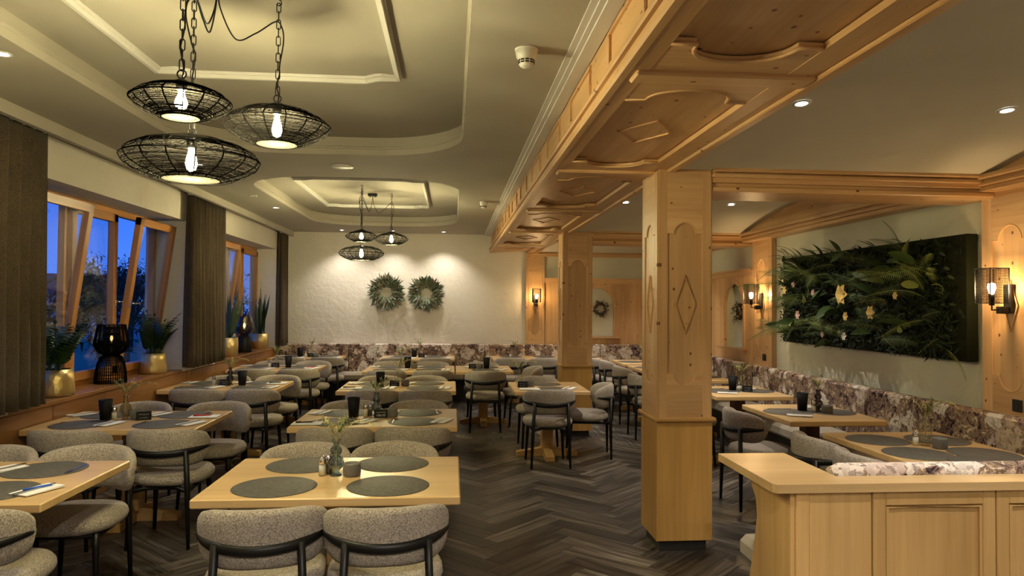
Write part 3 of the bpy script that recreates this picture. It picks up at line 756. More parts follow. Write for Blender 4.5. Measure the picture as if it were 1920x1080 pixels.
for k, (xa, xb) in SEATX.items():
    x0, x1, y0, y1 = T[k]
    for x, sd in ((xa, 'left'), (xb, 'right')):
        chair(x, y0+(random.uniform(-.01, .03)-.02 if k != 'C0' else -.065), (random.uniform(-3, 3) if k != 'C0' else 6), 'backing the camera, near %s of %s' % (sd, TN[k]))
        if k not in ('C4', 'L4', 'B5'):
            chair(x+random.uniform(-.02, .02)-.03, y1-.02+random.uniform(-.01, .015), 180+random.uniform(-3, 3), 'facing the camera, far %s of %s' % (sd, TN[k]))
chair(.43, 9.10, -2, 'with its back to the camera at the small table joined to fourth')
chair(.42, 9.98, 178, 'facing the camera at the small table joined to fourth')
chair(.93, 9.50, 96, 'at the right end of the small table joined to fourth')
chair(.97, 7.15, 1, 'with its back to the camera at the small table left of pillars')
chair(.97, 7.96, 181, 'facing the camera at the small table left of pillars')
chair(1.43, 7.50, 84, 'turned sideways between the small table and the far pillar')
for x, y, dg, lb in ((2.53, 4.47, -90, 'further of two at the long table behind the partition'), (2.52, 3.93, -90, 'nearer of two at the long table behind the partition'),
                 (2.50, 5.60, -88, 'at the second wall bench table from the partition'), (2.44, 7.12, -92, 'behind the foreground pillar at the third wall bench table'),
                 (2.44, 8.52, -90, 'at the fourth wall bench table'), (2.50, 9.62, -88, 'at the fifth wall bench table'), (2.52, 10.62, -90, 'at the last wall bench table'), (2.44, 11.14, -84, 'rearmost by the last wall bench table')):
    chair(x, y, dg, lb)

# ---------------------------------------------------------------- upholstered benches
def cushion(x0, x1, y0, y1, z0, z1, r_=.03): return MB().box(x0, x1, y0, y1, z0, z1, r_)
bb = thing('back_bench', 'long bench along the back wall with floral backrest panels', 'bench', (0, YB-.3, 0))
def lc(m, ox, oy): m.v = [(a-ox, b_-oy, c) for a, b_, c in m.v]; return m
o = (0, YB-.3)
obj('base', lc(MB().box(-2.88, 3.6, YB-.46, YB-.065, 0, .36), *o), 'grey_plinth', bb)
segs = [-2.86, -1.72, .56, 1.255, 2.55, 3.60]
for a, b_ in zip(segs, segs[1:]):
    obj('back_panel', lc(cushion(a+.003, b_-.003, YB-.15, YB-(.006 if b_ < 1.3 else .062), .42, .925, .014), *o), 'floral', bb)
sg = [-2.86, -2.1, -1.38, -.6, .2, 1.0, 1.8, 2.55, 3.12]
for a, b_ in zip(sg, sg[1:]):
    obj('seat_cushion', lc(cushion(a+.003, b_-.003, YB-.60, YB-.15, .36, .47, .025), *o), 'bench_fabric', bb)
rb = thing('wall_bench', 'long bench along the right wall with floral backrest panels', 'bench', (XR-.3, 7, 0))
o = (XR-.3, 7)
obj('base', lc(MB().box(XR-.50, XR-.065, 3.05, YB-.64, 0, .36), *o), 'grey_plinth', rb)
sg = [3.02, 4.1, 5.9, 7.7, 9.5, 11.0, YB-.17]
for a, b_ in zip(sg, sg[1:]):
    obj('back_panel', lc(cushion(XR-.165, XR-.062, a+.002, b_-.002, .40, .90, .02), *o), 'floral', rb)
for a, b_ in zip([3.05, 4.3, 5.6, 6.9, 8.2, 9.5, 10.8], [4.3, 5.6, 6.9, 8.2, 9.5, 10.8, YB-.62]):
    obj('seat_cushion', lc(cushion(XR-.62, XR-.15, a+.003, b_-.003, .36, .47, .025), *o), 'bench_fabric', rb)

# partition bench in the right foreground
pb = thing('partition_bench', 'beech partition bench with panelled back in the right foreground', 'bench', (2.3, 2.8, 0))
o = (2.3, 2.8); PZ = .885; px0 = 1.295; py0, py1 = 2.765, 3.37
m = MB().prism([(px0+.015, py0), (3.70, py0), (3.70, py0+.13), (1.625, py0+.13), (1.625, py1), (px0, py1), (px0, py0+.02)], 'z', PZ-.035, PZ); obj('top_board', lc(m, *o), 'beech_x', pb)
fy0 = py0+.03
fm = MB().box(1.405, 3.70, fy0, fy0+.06, .0, PZ-.035); obj('back_body', lc(fm, *o), 'oak_z', pb)
stx = [1.405, 1.445, 1.72, 2.40, 3.08]
obj('corner_post', lc(MB().box(1.395, 1.45, fy0-.012, fy0+.0, 0, PZ-.035, .003), *o), 'oak_z', pb)
obj('plain_panel', lc(MB().box(1.452, 1.716, fy0-.008, fy0, 0, PZ-.035, .002), *o), 'oak_z', pb)
for a, b_ in ((1.720, 2.252), (2.258, 2.79), (2.796, 3.33)):
    fr_ = MB()
    fr_.box(a, a+.055, fy0-.014, fy0, 0, PZ-.037, .003); fr_.box(b_-.055, b_, fy0-.014, fy0, 0, PZ-.037, .003)
    fr_.box(a+.055, b_-.055, fy0-.014, fy0, PZ-.095, PZ-.037, .003); fr_.box(a+.055, b_-.055, fy0-.014, fy0, 0, .12, .003)
    obj('panel_frame', lc(fr_, *o), 'oak_z', pb)
    ml_ = MB().tube([(a+.063, fy0-.004, .13), (b_-.063, fy0-.004, .13), (b_-.063, fy0-.004, PZ-.103), (a+.063, fy0-.004, PZ-.103)], .010, 4, closed=True, smooth=False)
    obj('panel_moulding', lc(ml_, *o), 'oak_z', pb)
chk = [(fy0, 0), (py0+.46, 0), (py0+.455, .15), (py0+.42, .38), (py0+.37, .55), (py0+.345, .66), (py0+.36, .74), (py0+.42, .80), (py0+.52, PZ-.035), (fy0, PZ-.035)]
obj('end_cheek', lc(MB().prism(chk, 'x', 1.375, 1.405), *o), 'oak_z', pb)
obj('seat_cushion', lc(cushion(1.43, 2.50, 2.93, 3.46, .36, .475, .03), *o), 'bench_fabric', pb)
obj('seat_base', lc(MB().box(1.50, 2.46, 2.93, 3.40, 0, .36), *o), 'oak_x', pb)
rl = MB()
rl.grid(lambda u, v: (1.63+1.87*u, 2.955+.055*math.cos(2*PI*v)*(1 if .01 < u < .99 else .7), PZ-.02+.062*math.copysign(abs(math.sin(2*PI*v))**.8, math.sin(2*PI*v))*(1 if .01 < u < .99 else .7)), 40, 16, cv=True)
for i in (0, 39): rl.f.append(tuple(range(i*16, i*16+16))); rl.sm.append(False)
rl.box(1.66, 3.48, 2.90, 3.0, .48, .86)
obj('floral_back', lc(rl, *o), 'floral', pb)

# ---------------------------------------------------------------- pendant lamps
def make_pendant(D, kind, chain_len, seed):
    rnd = random.Random(seed)
    t = thing('pendant_lamp', 'pendant', 'lamp', group='black wire pendant lamps'); Rr = D/2
    if kind == 'big': prof = [(.10, .30), (.45, .27), (.75, .20), (.93, .10), (1.0, 0), (.95, -.10), (.80, -.19), (.60, -.27), (.42, -.31)]
    else: prof = [(.06, .40), (.30, .33), (.60, .24), (.84, .14), (1.0, 0), (.90, -.12), (.70, -.23), (.50, -.31), (.38, -.35)]
    prof = [(r_*Rr, z*Rr*1.0) for r_, z in prof]
    def at(s_):
        x = s_*(len(prof)-1); i = min(int(x), len(prof)-2); f = x-i
        return prof[i][0]*(1-f)+prof[i+1][0]*f, prof[i][1]*(1-f)+prof[i+1][1]*f
    if kind == 'big':
        cap = MB().lathe([(.0, prof[0][1]+.012), (.10*Rr, prof[0][1]+.01), (.20*Rr, prof[0][1]+.004), (.20*Rr, prof[0][1]+.001), (0, prof[0][1]+.004)], 32)
    else:
        cap = MB().lathe([(.0, prof[0][1]+.015), (.06*Rr, prof[0][1]+.012), (.24*Rr, prof[0][1]*.9+.002), (.24*Rr, prof[0][1]*.9-.001), (0, prof[0][1]+.005)], 32)
    tcap = obj('top_cap', cap, 'black_metal', t)
    ribs = MB(); nr = 16
    for i in range(nr):
        a = 2*PI*i/nr; ribs.tube([(r_*math.cos(a), r_*math.sin(a), z) for r_, z in [at(k/20) for k in range(21)]], .0030, 4)
    for s_ in (.25, .5, 1.0):
        r_, z = at(s_); ribs.tube([(r_*math.cos(2*PI*i/48), r_*math.sin(2*PI*i/48), z) for i in range(48)], .0026, 4, closed=True)
    obj('rib_frame', ribs, 'wire_black', t)
    w = MB(); s_ = .30 if kind == 'big' else .40
    lv = []
    while s_ < .985:
        lv.append(s_); mid = abs(s_-.52); s_ += (.026 if .38 < s_ < .58 else .012 if s_ < .74 else .0065)*(.7+.6*rnd.random())
    s_ = .05
    while s_ < (.30 if kind == 'big' else .40): lv.append(s_); s_ += (.0075 if kind == 'big' else .0055)*(.7+.6*rnd.random())
    for s_ in lv:
        r_, z = at(s_); ph = rnd.random()*6; tl = rnd.uniform(-.012, .012)*Rr*3
        w.tube([(r_*math.cos(2*PI*i/36), r_*math.sin(2*PI*i/36), z+tl*math.sin(2*PI*i/36+ph)) for i in range(36)], .0009, 3, closed=True, smooth=False)
    for k in range(26):
        a0 = rnd.random()*2*PI; da = rnd.uniform(-1.1, 1.1)
        w.tube([(lambda rz, a: (rz[0]*math.cos(a), rz[0]*math.sin(a), rz[1]))(at(.25+.75*i/10), a0+da*i/10) for i in range(11)], .0008, 3, smooth=False)
    obj('wire_weave', w, 'wire_black', t)
    rb_, zb_ = prof[-1]
    obj('diffuser', MB().lathe([(0, zb_+.001), (rb_*.97, zb_+.001)], 32, capb=False, capt=False), 'frost', t)
    z0 = prof[0][1]
    sk = obj('socket', MB().lathe([(.004, z0), (.019, z0), (.019, z0*.62), (.014, z0*.55)], 14), 'black_metal', t)
    zb = z0*.5 if kind != 'big' else z0*.62; h = min(.115, zb-zb_-.03)
    obj('bulb', MB().lathe([(.009, zb), (.012, zb-h*.2), (.019, zb-h*.45), (.022, zb-h*.68), (.016, zb-h*.9), (.0, zb-h)], 14, capt=False), 'bulb', sk)
    obj('hanging_ring', MB().tube([(.016*math.cos(2*PI*i/16), 0, z0+.03+.016*math.sin(2*PI*i/16)) for i in range(16)], .0028, 6, closed=True), 'black_metal', tcap)
    return t, z0+.045
link = MB(); lk = [(.0085*math.cos(a), 0, .013+.0085*math.sin(a)) for a in [PI*i/8 for i in range(9)]]+[(.0085*math.cos(a), 0, -.013+.0085*math.sin(a)) for a in [PI+PI*i/8 for i in range(9)]]
link.tube(lk, .0024, 6, closed=True); linkm = link.mesh('chain_link'); linkm.materials.append(MAT['black_metal'])
def hang(t, ztop, zceil, parts=True):
    # chain links and ceiling hook; z values local to the lamp
    z = ztop; i = 0; step = .0345
    n = int((zceil-.03-ztop)/step)
    step = (zceil-.03-ztop)/max(1, n)
    for i in range(n):
        o = bpy.data.objects.new('chain_link', linkm); COL.objects.link(o); o.parent = t; o.location = (0, 0, ztop+step*(i+.5)); o.rotation_euler = (0, 0, (PI/2)*(i % 2)+.2)
    hk = MB().tube([(0, 0, zceil), (0, 0, zceil-.012), (.010, 0, zceil-.018), (.012, 0, zceil-.030), (0, 0, zceil-.040), (-.010, 0, zceil-.032)], .0028, 6); hk.lathe([(.016, zceil-.004), (.016, zceil)], 14)
    obj('ceiling_hook', hk, 'black_metal', t)
def cordpath(pts, n=14):
    P = [Vector(p) for p in pts]; out = []
    for i in range(len(P)-1):
        p0, p1, p2, p3 = P[max(i-1, 0)], P[i], P[i+1], P[min(i+2, len(P)-1)]
        for k in range(n):
            u = k/n; out.append(.5*((2*p1)+(-p0+p2)*u+(2*p0-5*p1+4*p2-p3)*u*u+(-p0+3*p1-3*p2+p3)*u**3))
    return out+[P[-1]]
def cluster(cy, who, cano, lamps):
    for i, (kind, D, x, y, z, lb) in enumerate(lamps):
        t, zt = make_pendant(D, kind, 0, 11+i); t.location = (x, y, z); t['label'] = '%s %s' % (lb, who)
        hang(t, zt, ZT-z)
        dx, dy = cano[0]-x, cano[1]-y; hz = ZT-z
        side = 1 if dx >= 0 else -1
        p = cordpath([(dx*.97, dy*.97, hz-.035), (dx*.95, dy*.95, hz-.12), (dx*.7, dy*.7, hz-.235), (dx*.38, dy*.4, hz-.19), (dx*.06, dy*.06, hz-.115), (-side*.018, -.02, hz-.14), (-side*.026, -.015, hz-.20), (-side*.008, 0, hz-.30), (.006, .006, hz-.34)])
        p = p+[Vector((.006*math.cos(k*.8), .006*math.sin(k*.8), hz-.34+(zt-.03-hz+.34)*k/10)) for k in range(1, 11)]
        obj('cord', MB().tube(p, .0032, 6), 'black_metal', t)
    c = thing('ceiling_canopy', 'black canopy the cords run from, '+who, 'ceiling canopy', (cano[0], cano[1], ZT-.035))
    obj('box', MB().box(-.055, .055, -.03, .03, 0, .035, .004), 'black_metal', c); obj('cord_grip', MB().lathe([(.006, -.012), (.009, 0)], 10, (-.03, 0, 0)), 'black_metal', c); obj('cord_grip', MB().lathe([(.006, -.012), (.009, 0)], 10, (.03, 0, 0)), 'black_metal', c)
cluster(3, 'in the near cluster', (-.99, 3.02), (('small', .345, -.988, 2.65, 2.328, 'smallest black wire pendant lamp'), ('mid', .46, -.777, 3.18, 2.376, 'middle-sized conical wire pendant lamp'), ('big', .525, -1.056, 2.95, 2.175, 'largest lowest wire pendant lamp')))
cluster(8, 'in the far cluster', (-.99, 8.80), (('small', .36, -1.044, 8.2, 2.366, 'smallest black wire pendant lamp'), ('mid', .42, -.757, 8.80, 2.395, 'middle-sized conical wire pendant lamp'), ('big', .53, -1.079, 8.5, 2.195, 'largest lowest wire pendant lamp')))

# ---------------------------------------------------------------- downlights, detectors, vent
def downlight(x, y, z, lab, watt=SPOT_W, tilt=0, on=True, ang=95):
    t = thing('downlight', lab, 'downlight', (x, y, z), group='recessed downlights'); t.rotation_euler = (tilt, 0, 0)
    obj('trim_ring', MB().lathe([(.030, .0), (.044, -.001), (.045, -.006), (.031, -.007), (.030, 0)], 24, capb=False, capt=False), 'white_plastic', t)
    obj('lens', MB().lathe([(0, -.003), (.031, -.003)], 20, capb=False, capt=False), 'spot_disc' if on else 'white_plastic', t)
    if on:
        ld = bpy.data.lights.new('downlight_beam', 'SPOT'); ld.energy = watt; ld.color = SPOTC; ld.spot_size = R(ang); ld.spot_blend = .7; ld.shadow_soft_size = .025
        lo = bpy.data.objects.new('downlight_beam', ld); COL.objects.link(lo); lo.parent = t; lo.location = (0, 0, -.012)
for x, y, lb in ((-2.19, 3.61, 'recessed downlight at the left edge above the near curtain'), (-2.21, 6.37, 'recessed downlight above the near window'), (-2.23, 9.13, 'recessed downlight above the far window'), (-2.2, .85, 'recessed window side downlight beside the camera')):
    downlight(x, y, ZC, lb)
for x, y, lb in ((-1.815, 11.78, 'leftmost of three downlights before the back wall'), (-.996, 11.78, 'middle of three downlights before the back wall'), (-.156, 11.80, 'rightmost of three downlights before the back wall')):
    downlight(x, y, ZC, lb, SPOT_W*1.1, ang=110)
downlight(-2.24, 8.15, ZC, 'small unlit downlight beside the far coffer', on=False)
def vlight(x, y, lb):
    for b0, b1 in bays:
        if b0 < y < b1: downlight(x, y, vz(y, b0, b1)-.003, lb, SPOT_W, tilt=math.atan(-2*(CRN-SPR)*(y-(b0+b1)/2)/((b1-b0)/2)**2))
for i, y in enumerate((1.90, 3.56, 6.15, 7.35, 9.9, 11.3)):
    nm = ('before the first cross beam', 'nearest in view', 'hidden above the second bay', 'of the second bay', 'hidden in the last bay', 'beside the back cornice')[i]
    vlight(1.815, y, 'recessed vault downlight beside the beam, '+nm); vlight(2.965, y, 'recessed vault downlight beside the wall, '+nm)
for x, y in ((-.5, -.9), (.3, .2), (2.3, -.8)):
    downlight(x, y, (ZC if x < .5 else vz(y, -2.6, .52)-.003), 'recessed downlight behind the camera at %s' % {-.5: 'the coffer', .3: 'the beam', 2.3: 'the wall'}[x], SPOT_W*4.2, ang=150)
def detector(x, y, lab, s):
    t = thing('smoke_detector', lab, 'smoke detector', (x, y, ZC)); t.scale = (s,)*3
    obj('housing', MB().lathe([(.052, 0), (.052, -.018), (.047, -.040), (.036, -.052), (.036, -.074), (.026, -.084), (0, -.085)], 28, capb=False, capt=False), 'white_plastic', t)
    for k in range(10):
        a = 2*PI*k/10
        for zz in (-.056, -.067): obj('slot', MB().box(-.008, .008, -.038, -.0345, -.004, .003), 'dark_slot', t, (0, 0, zz), (0, 0, a))
    obj('mounting_base', MB().lathe([(.055, 0), (.055, -.007), (.052, -.008)], 28), 'white_plastic', t)
detector(.335, 3.29, 'white smoke detector on the ceiling near the beam', 1.0); detector(.355, 8.28, 'white smoke detector on the far ceiling near the beam', .9)
t = thing('ceiling_vent', 'round white vent plate between the two coffers', 'vent', (-.975, 6.30, ZC))
obj('plate', MB().lathe([(.10, 0), (.10, -.006), (.085, -.012), (.05, -.012), (0, -.012)], 32, capb=False, capt=False), 'white_plastic', t); obj('rim', MB().tube([(.07*math.cos(2*PI*i/32), .07*math.sin(2*PI*i/32), -.013) for i in range(32)], .003, 5, closed=True), 'white_plastic', t)

# ---------------------------------------------------------------- wall sconces
def sconce(loc, rz, lab):
    # local: wall plane y = 0, lamp grows towards -y
    t = thing('wall_sconce', lab, 'wall lamp', loc, rz, 'caged wall sconces')
    obj('back_plate', MB().box(-.035, .035, -.022, 0, -.10, .09, .004), 'black_metal', t)
    am = MB().tube([(0, -.02, -.08), (0, -.085, -.08)], .010, 6); am.tube([(0, -.085, -.08), (0, -.13, -.08), (0, -.13, -.045)], .006, 6); am.box(-.022, .022, -.085, -.02, -.105, -.055, .004)
    obj('arm', am, 'black_metal', t)
    cg = MB(); w, d0, d1, z0, z1 = .068, -.195, -.062, -.035, .195
    for x in (-w, w):
        for y in (d0, d1): cg.tube([(x, y, z0), (x, y, z1)], .0038, 4, smooth=False)
    for z in (z0, z1): cg.tube([(-w, d0, z), (w, d0, z), (w, d1, z), (-w, d1, z)], .0038, 4, closed=True, smooth=False)
    cgo = obj('cage_frame', cg, 'black_metal', t)
    ms = MB()
    for i in range(1, 27):
        z = z0+(z1-z0)*i/27; ms.tube([(-w, d0, z), (w, d0, z), (w, d1, z), (-w, d1, z)], .0015, 3, closed=True, smooth=False)
    for i in range(1, 16):
        x = -w+2*w*i/16
        for y in (d0, d1): ms.tube([(x, y, z0), (x, y, z1)], .0011, 3, smooth=False)
        y = d0+(d1-d0)*i/16
        for x in (-w, w): ms.tube([(x, y, z0), (x, y, z1)], .0007, 3, smooth=False)
    obj('mesh_screen', ms, 'wire_black', cgo)
    sk = obj('socket', MB().lathe([(.016, -.05), (.018, .02), (.014, .025)], 14, (0, -.13, 0)), 'black_metal', t)
    obj('bulb', MB().lathe([(.011, .025), (.018, .045), (.025, .070), (.020, .092), (.0, .100)], 16, (0, -.13, 0), capt=False), 'sconce_bulb', sk)
    return t
sconce((XR-.058, 4.42, 1.67), R(90-180), 'black mesh wall sconce on the pilaster at the right edge')
sconce((XR-.058, 8.22, 1.67), R(90-180), 'black mesh wall sconce beside the plant wall')
sconce((1.43, YB-.058, 1.68), 0, 'black mesh wall sconce on the back wall pilaster')

def socket(loc, rz, lab):
    t = thing('power_socket', lab, 'socket', loc, rz); obj('cover', MB().box(-.04, .04, -.012, 0, -.04, .04, .004), 'black_metal', t); obj('inset', MB().lathe([(.021, 0), (.021, .002), (.018, -.004), (0, -.004)], 18, capb=False, capt=False), 'dark_slot', t, (0, -.013, 0), (R(90), 0, 0))
socket((XR-.058, 4.36, .965), R(-90), 'black power socket low on the right edge pilaster'); socket((XR-.058, 8.14, 1.0), R(-90), 'black power socket on the pilaster beyond the plant wall')

# ---------------------------------------------------------------- wreaths
def wreath(x, y, z, Ro, rz, lab, n=430, dark=False):
    rnd = random.Random(int(abs(x*100)+n)); t = thing('wreath', lab, 'wreath', (x, y, z), rz)
    Rm = Ro*.60
    obj('twig_ring', MB().tube([(Rm*math.cos(2*PI*i/28), -.03+.006*math.sin(i*2.2), Rm*math.sin(2*PI*i/28)) for i in range(28)], Ro*.16, 6, closed=True), 'twig', t)
    for part, mat, cnt in (('foliage', 'leaf_olive', n), ('inner_foliage', 'leaf_dark', n//2), ('twigs', 'twig', n//4)):
        lf = MB()
        for i in range(cnt):
            a = rnd.random()*2*PI; rr_ = Rm+rnd.uniform(-.32, .26)*Ro*(1 if part == 'foliage' else .7); oa = a+rnd.uniform(-.9, .9)+.5
            d = (math.cos(oa), -rnd.uniform(.0, .7), math.sin(oa)); b_ = (rr_*math.cos(a), -.03-rnd.random()*.07, rr_*math.sin(a))
            lf.leaf(b_, d, (rnd.uniform(-.5, .5), -1, rnd.uniform(-.5, .5)), Ro*rnd.uniform(.22, .46), Ro*.07, .1, rnd.uniform(-.2, .3), 2)
        o = obj(part, lf, mat if not (dark and part == 'foliage') else 'dark_berry', t); o['kind'] = 'stuff'
    for i in range(9):
        a = rnd.random()*2*PI; rr_ = Rm+rnd.uniform(-.2, .1)*Ro; q = Ro*rnd.uniform(.045, .075)
        obj('blossom', MB().lathe([(0, -q), (q*.8, -q*.5), (q, 0), (q*.7, q*.6), (0, q*.9)], 8), ('flower_white', 'flower_yellow', 'flower_white', 'dark_berry')[i % 4], t, (rr_*math.cos(a), -.075, rr_*math.sin(a)))
    return t
wreath(-1.117, YB-.002, 1.79, .29, 0, 'left olive leaf wreath on the white back wall'); wreath(-.447, YB-.002, 1.78, .29, 0, 'right olive leaf wreath on the white back wall')
wreath(2.56, YB-.002, 1.54, .15, 0, 'small dark wreath in the back wall niche', 90, True); wreath(XR+.098, 9.16, 1.53, .15, R(-90), 'small dark wreath in the right wall niche', 88, True)

# ---------------------------------------------------------------- plant wall
pw = thing('plant_wall', 'large dark plant wall panel of ferns and flowers on the right wall', 'plant wall', (XR, 6.17, 1.218))
py0_, py1_, ph_ = -1.41, 1.41, .915
obj('moss_board', MB().box(-.10, -.012, py0_, py1_, 0, ph_, .006), 'leaf_moss', pw)
rnd = random.Random(5)
fill = MB()
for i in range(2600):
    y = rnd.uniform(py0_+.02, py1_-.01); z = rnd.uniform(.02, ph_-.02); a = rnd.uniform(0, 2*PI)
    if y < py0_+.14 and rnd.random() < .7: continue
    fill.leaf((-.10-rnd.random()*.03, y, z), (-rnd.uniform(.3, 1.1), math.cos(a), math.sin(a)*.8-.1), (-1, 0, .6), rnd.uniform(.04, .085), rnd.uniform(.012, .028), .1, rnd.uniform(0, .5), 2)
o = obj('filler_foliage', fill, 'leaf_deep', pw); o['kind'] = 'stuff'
mo = MB()
for i in range(1500):
    y = rnd.uniform(py0_, py1_); z = rnd.uniform(0, ph_); a = rnd.uniform(0, 2*PI)
    mo.leaf((-.098, y, z), (-rnd.uniform(.5, 1.2), math.cos(a), math.sin(a)), (0, 0, 1), rnd.uniform(.015, .035), .008, .1, .2, 1)
o = obj('moss_tufts', mo, 'leaf_moss', pw); o['kind'] = 'stuff'
def frond_mesh(ln, wd, n, droop, seed):
    rn = random.Random(seed); m = MB(); P = [Vector((ln*(t-.12*droop*t*t), 0, ln*(.18*t-droop*t*t))) for t in [i/12 for i in range(13)]]
    m.tube(P, [.0035*(1-.8*i/12)+.0005 for i in range(13)], 4)
    for i in range(n):
        t = .10+.88*i/n; x = t*12; k = min(int(x), 11); p = P[k].lerp(P[k+1], x-k); d = (P[k+1]-P[k]).normalized()
        w = wd*math.sin(PI*(.12+.85*t))**.9
        for sg_ in (-1, 1): m.leaf(p, d*.45+Vector((0, sg_, -.12)), (0, 0, 1), w, wd*.17, .1, .15, 1)
    return m
FR = [frond_mesh(.46, .075, 26, .45, 1).mesh('fern_frond'), frond_mesh(.36, .06, 22, .7, 2).mesh('fern_frond'), frond_mesh(.55, .085, 30, .3, 3).mesh('fern_frond')]
for f_ in FR: f_.materials.append(MAT['leaf_frond'])
FR2 = [f_.copy() for f_ in FR]
for f_ in FR2: f_.materials.clear(); f_.materials.append(MAT['leaf_frond2'])
BL = MB().leaf((0, 0, 0), (1, 0, .15), (0, 0, 1), .24, .085, .25, .35, 6).mesh('broad_leaf'); BL.materials.append(MAT['leaf_panel'])
BL2 = BL.copy(); BL2.materials.clear(); BL2.materials.append(MAT['leaf_frond'])
def put(me, name, y, z, yaw, pitch, roll, s, par=None, x=-.10):
    o = bpy.data.objects.new(name, me); COL.objects.link(o); o.parent = par or pw; o.location = (x, y, z); o.rotation_euler = Matrix.Rotation(PI, 3, 'Z').to_euler()
    o.rotation_euler = (Matrix.Rotation(PI+yaw, 4, 'Z') @ Matrix.Rotation(-pitch, 4, 'Y') @ Matrix.Rotation(roll, 4, 'X')).to_euler(); o.scale = (s,)*3
    return o
for i in range(74):
    y = rnd.uniform(py0_+.20, py1_-.06); z = rnd.uniform(.10, ph_-.04)
    if i < 10: y = rnd.uniform(.9, py1_-.02)
    bright = rnd.random() < .42
    put((FR if bright else FR2)[i % 3], 'fern_frond', y, z, rnd.choice((-1, 1))*rnd.uniform(.5, 1.45), rnd.uniform(-.35, .6), rnd.choice((-1, 1))*rnd.uniform(.6, 1.4), rnd.uniform(.7, 1.15))
for i in range(7):
    put(FR[i % 3], 'fern_frond', py0_+rnd.uniform(.25, .6), rnd.uniform(.3, .75), rnd.uniform(-.3, 1.4), rnd.uniform(.1, .9), 0, rnd.uniform(.6, .9))
for i in range(40):
    put(BL if i % 6 else BL2, 'broad_leaf', rnd.uniform(py0_+.3, py1_-.05), rnd.uniform(.05, ph_-.02), rnd.uniform(-1.4, 1.4), rnd.uniform(-.4, .7), rnd.choice((-1, 1))*rnd.uniform(.4, 1.3), rnd.uniform(.55, 1.1), x=-.14)
for i in range(16): put(BL if i % 2 else FR2[1], 'top_leaf', rnd.uniform(py0_+.35, py1_-.05), ph_-.03, rnd.uniform(-1.3, 1.3), rnd.uniform(.5, 1.1), 0, rnd.uniform(.5, .8))
def flower(parent, loc, r_, mat, n=6):
    m = MB()
    for k in range(n):
        a = 2*PI*k/n; m.leaf((0, 0, 0), (-.6, math.cos(a), math.sin(a)), (-1, 0, 0), r_*.9, r_*.8, .35, .35, 4)
    m.lathe([(0, 0), (r_*.16, .01), (0, .02)], 6)
    return obj('flower', m, mat, parent, loc)
for (y, z, r_, mt) in ((.02, .50, .11, 'flower_yellow'), (-.42, .34, .07, 'flower_yellow'), (.95, .62, .05, 'flower_pink'), (.86, .30, .055, 'flower_pink'), (.55, .52, .045, 'flower_pink'), (.0, .12, .045, 'flower_white'), (1.15, .56, .05, 'flower_yellow'), (-.03, .30, .05, 'flower_yellow'), (.38, .12, .035, 'flower_pink'), (-.75, .48, .04, 'flower_yellow'), (1.25, .2, .035, 'flower_white')):
    flower(pw, (-.20, y, z), r_, mt)

# ---------------------------------------------------------------- potted plants and lamps on the sill
def pot(parent, r_, h, straight=False):
    p_ = [(r_*.93, 0), (r_*.99, .012), (r_, h*.2), (r_*.93, h*.65), (r_*.84, h), (r_*.79, h), (r_*.79, h-.025), (0, h-.03)] if not straight else [(r_*.88, 0), (r_*.96, .01), (r_, h*.5), (r_*.96, h), (r_*.88, h), (r_*.88, h-.025), (0, h-.03)]
    o = obj('pot', MB().lathe(p_[:-2], 36, capt=False), 'gold', parent); obj('soil', MB().lathe([p_[-1][::1], p_[-2]][::-1], 20, capb=False, capt=False), 'soil', parent)
def zz_stem(ln, seed):
    rn = random.Random(seed); P = [Vector((ln*.55*t*t, 0, ln*(t-.12*t*t))) for t in [i/10 for i in range(11)]]; m = MB().tube(P, [.008-.0055*i/10 for i in range(11)], 5)
    n = 11
    for i in range(n):
        t = .20+.78*i/n; x = t*10; k = min(int(x), 9); p = P[k].lerp(P[k+1], x-k); d = (P[k+1]-P[k]).normalized(); s_ = math.sin(PI*(.25+.62*t))
        for sg_ in (-1, 1): m.leaf(p, d*.5+Vector((.1, sg_*1.0, .1)), (d.z*.6, 0, .8), .10*s_, .048*s_, .15, .2, 3)
    m.leaf(P[-1], P[-1]-P[-2], (-1, 0, 0), .06, .025, .1, .1, 3); return m
ZZ = [zz_stem(.40, 1).mesh('stem'), zz_stem(.34, 2).mesh('stem'), zz_stem(.46, 3).mesh('stem')]
for z_ in ZZ: z_.materials.append(MAT['leaf_dark'])
ZL = [z_.copy() for z_ in ZZ]
for z_ in ZL: z_.materials.clear(); z_.materials.append(MAT['leaf_mid'])
def zz(x, y, lab, r_, h, n, seed, sc_=1.0):
    rn = random.Random(seed); t = thing('potted_zz_plant', lab, 'potted plant', (x, y, SILL_Z), group='plants on the window sill'); pot(t, r_, h)
    for i in range(n):
        a = 2*PI*i/n+rn.uniform(-.3, .3); q = rn.uniform(.0, .06)
        o = bpy.data.objects.new('stem', (ZL if i % 3 == 0 else ZZ)[i % 3]); COL.objects.link(o); o.parent = t; o.location = (q*math.cos(a), q*math.sin(a), h-.03); ca = math.cos(a)
        s_ = rn.uniform(.8, 1.1)*sc_; o.scale = (s_*rn.uniform(.45, 1.25)*(.45 if ca < -.3 else 1), s_, s_); o.rotation_euler = (0, rn.uniform(-.12, .12), a)
zz(-3.03, 5.73, 'leafy green plant in the nearest gold pot beside the left curtain', .135, .205, 15, 3); zz(-3.03, 7.52, 'leafy green plant in a gold pot at the far end of near window', .128, .205, 13, 8, 1.1)
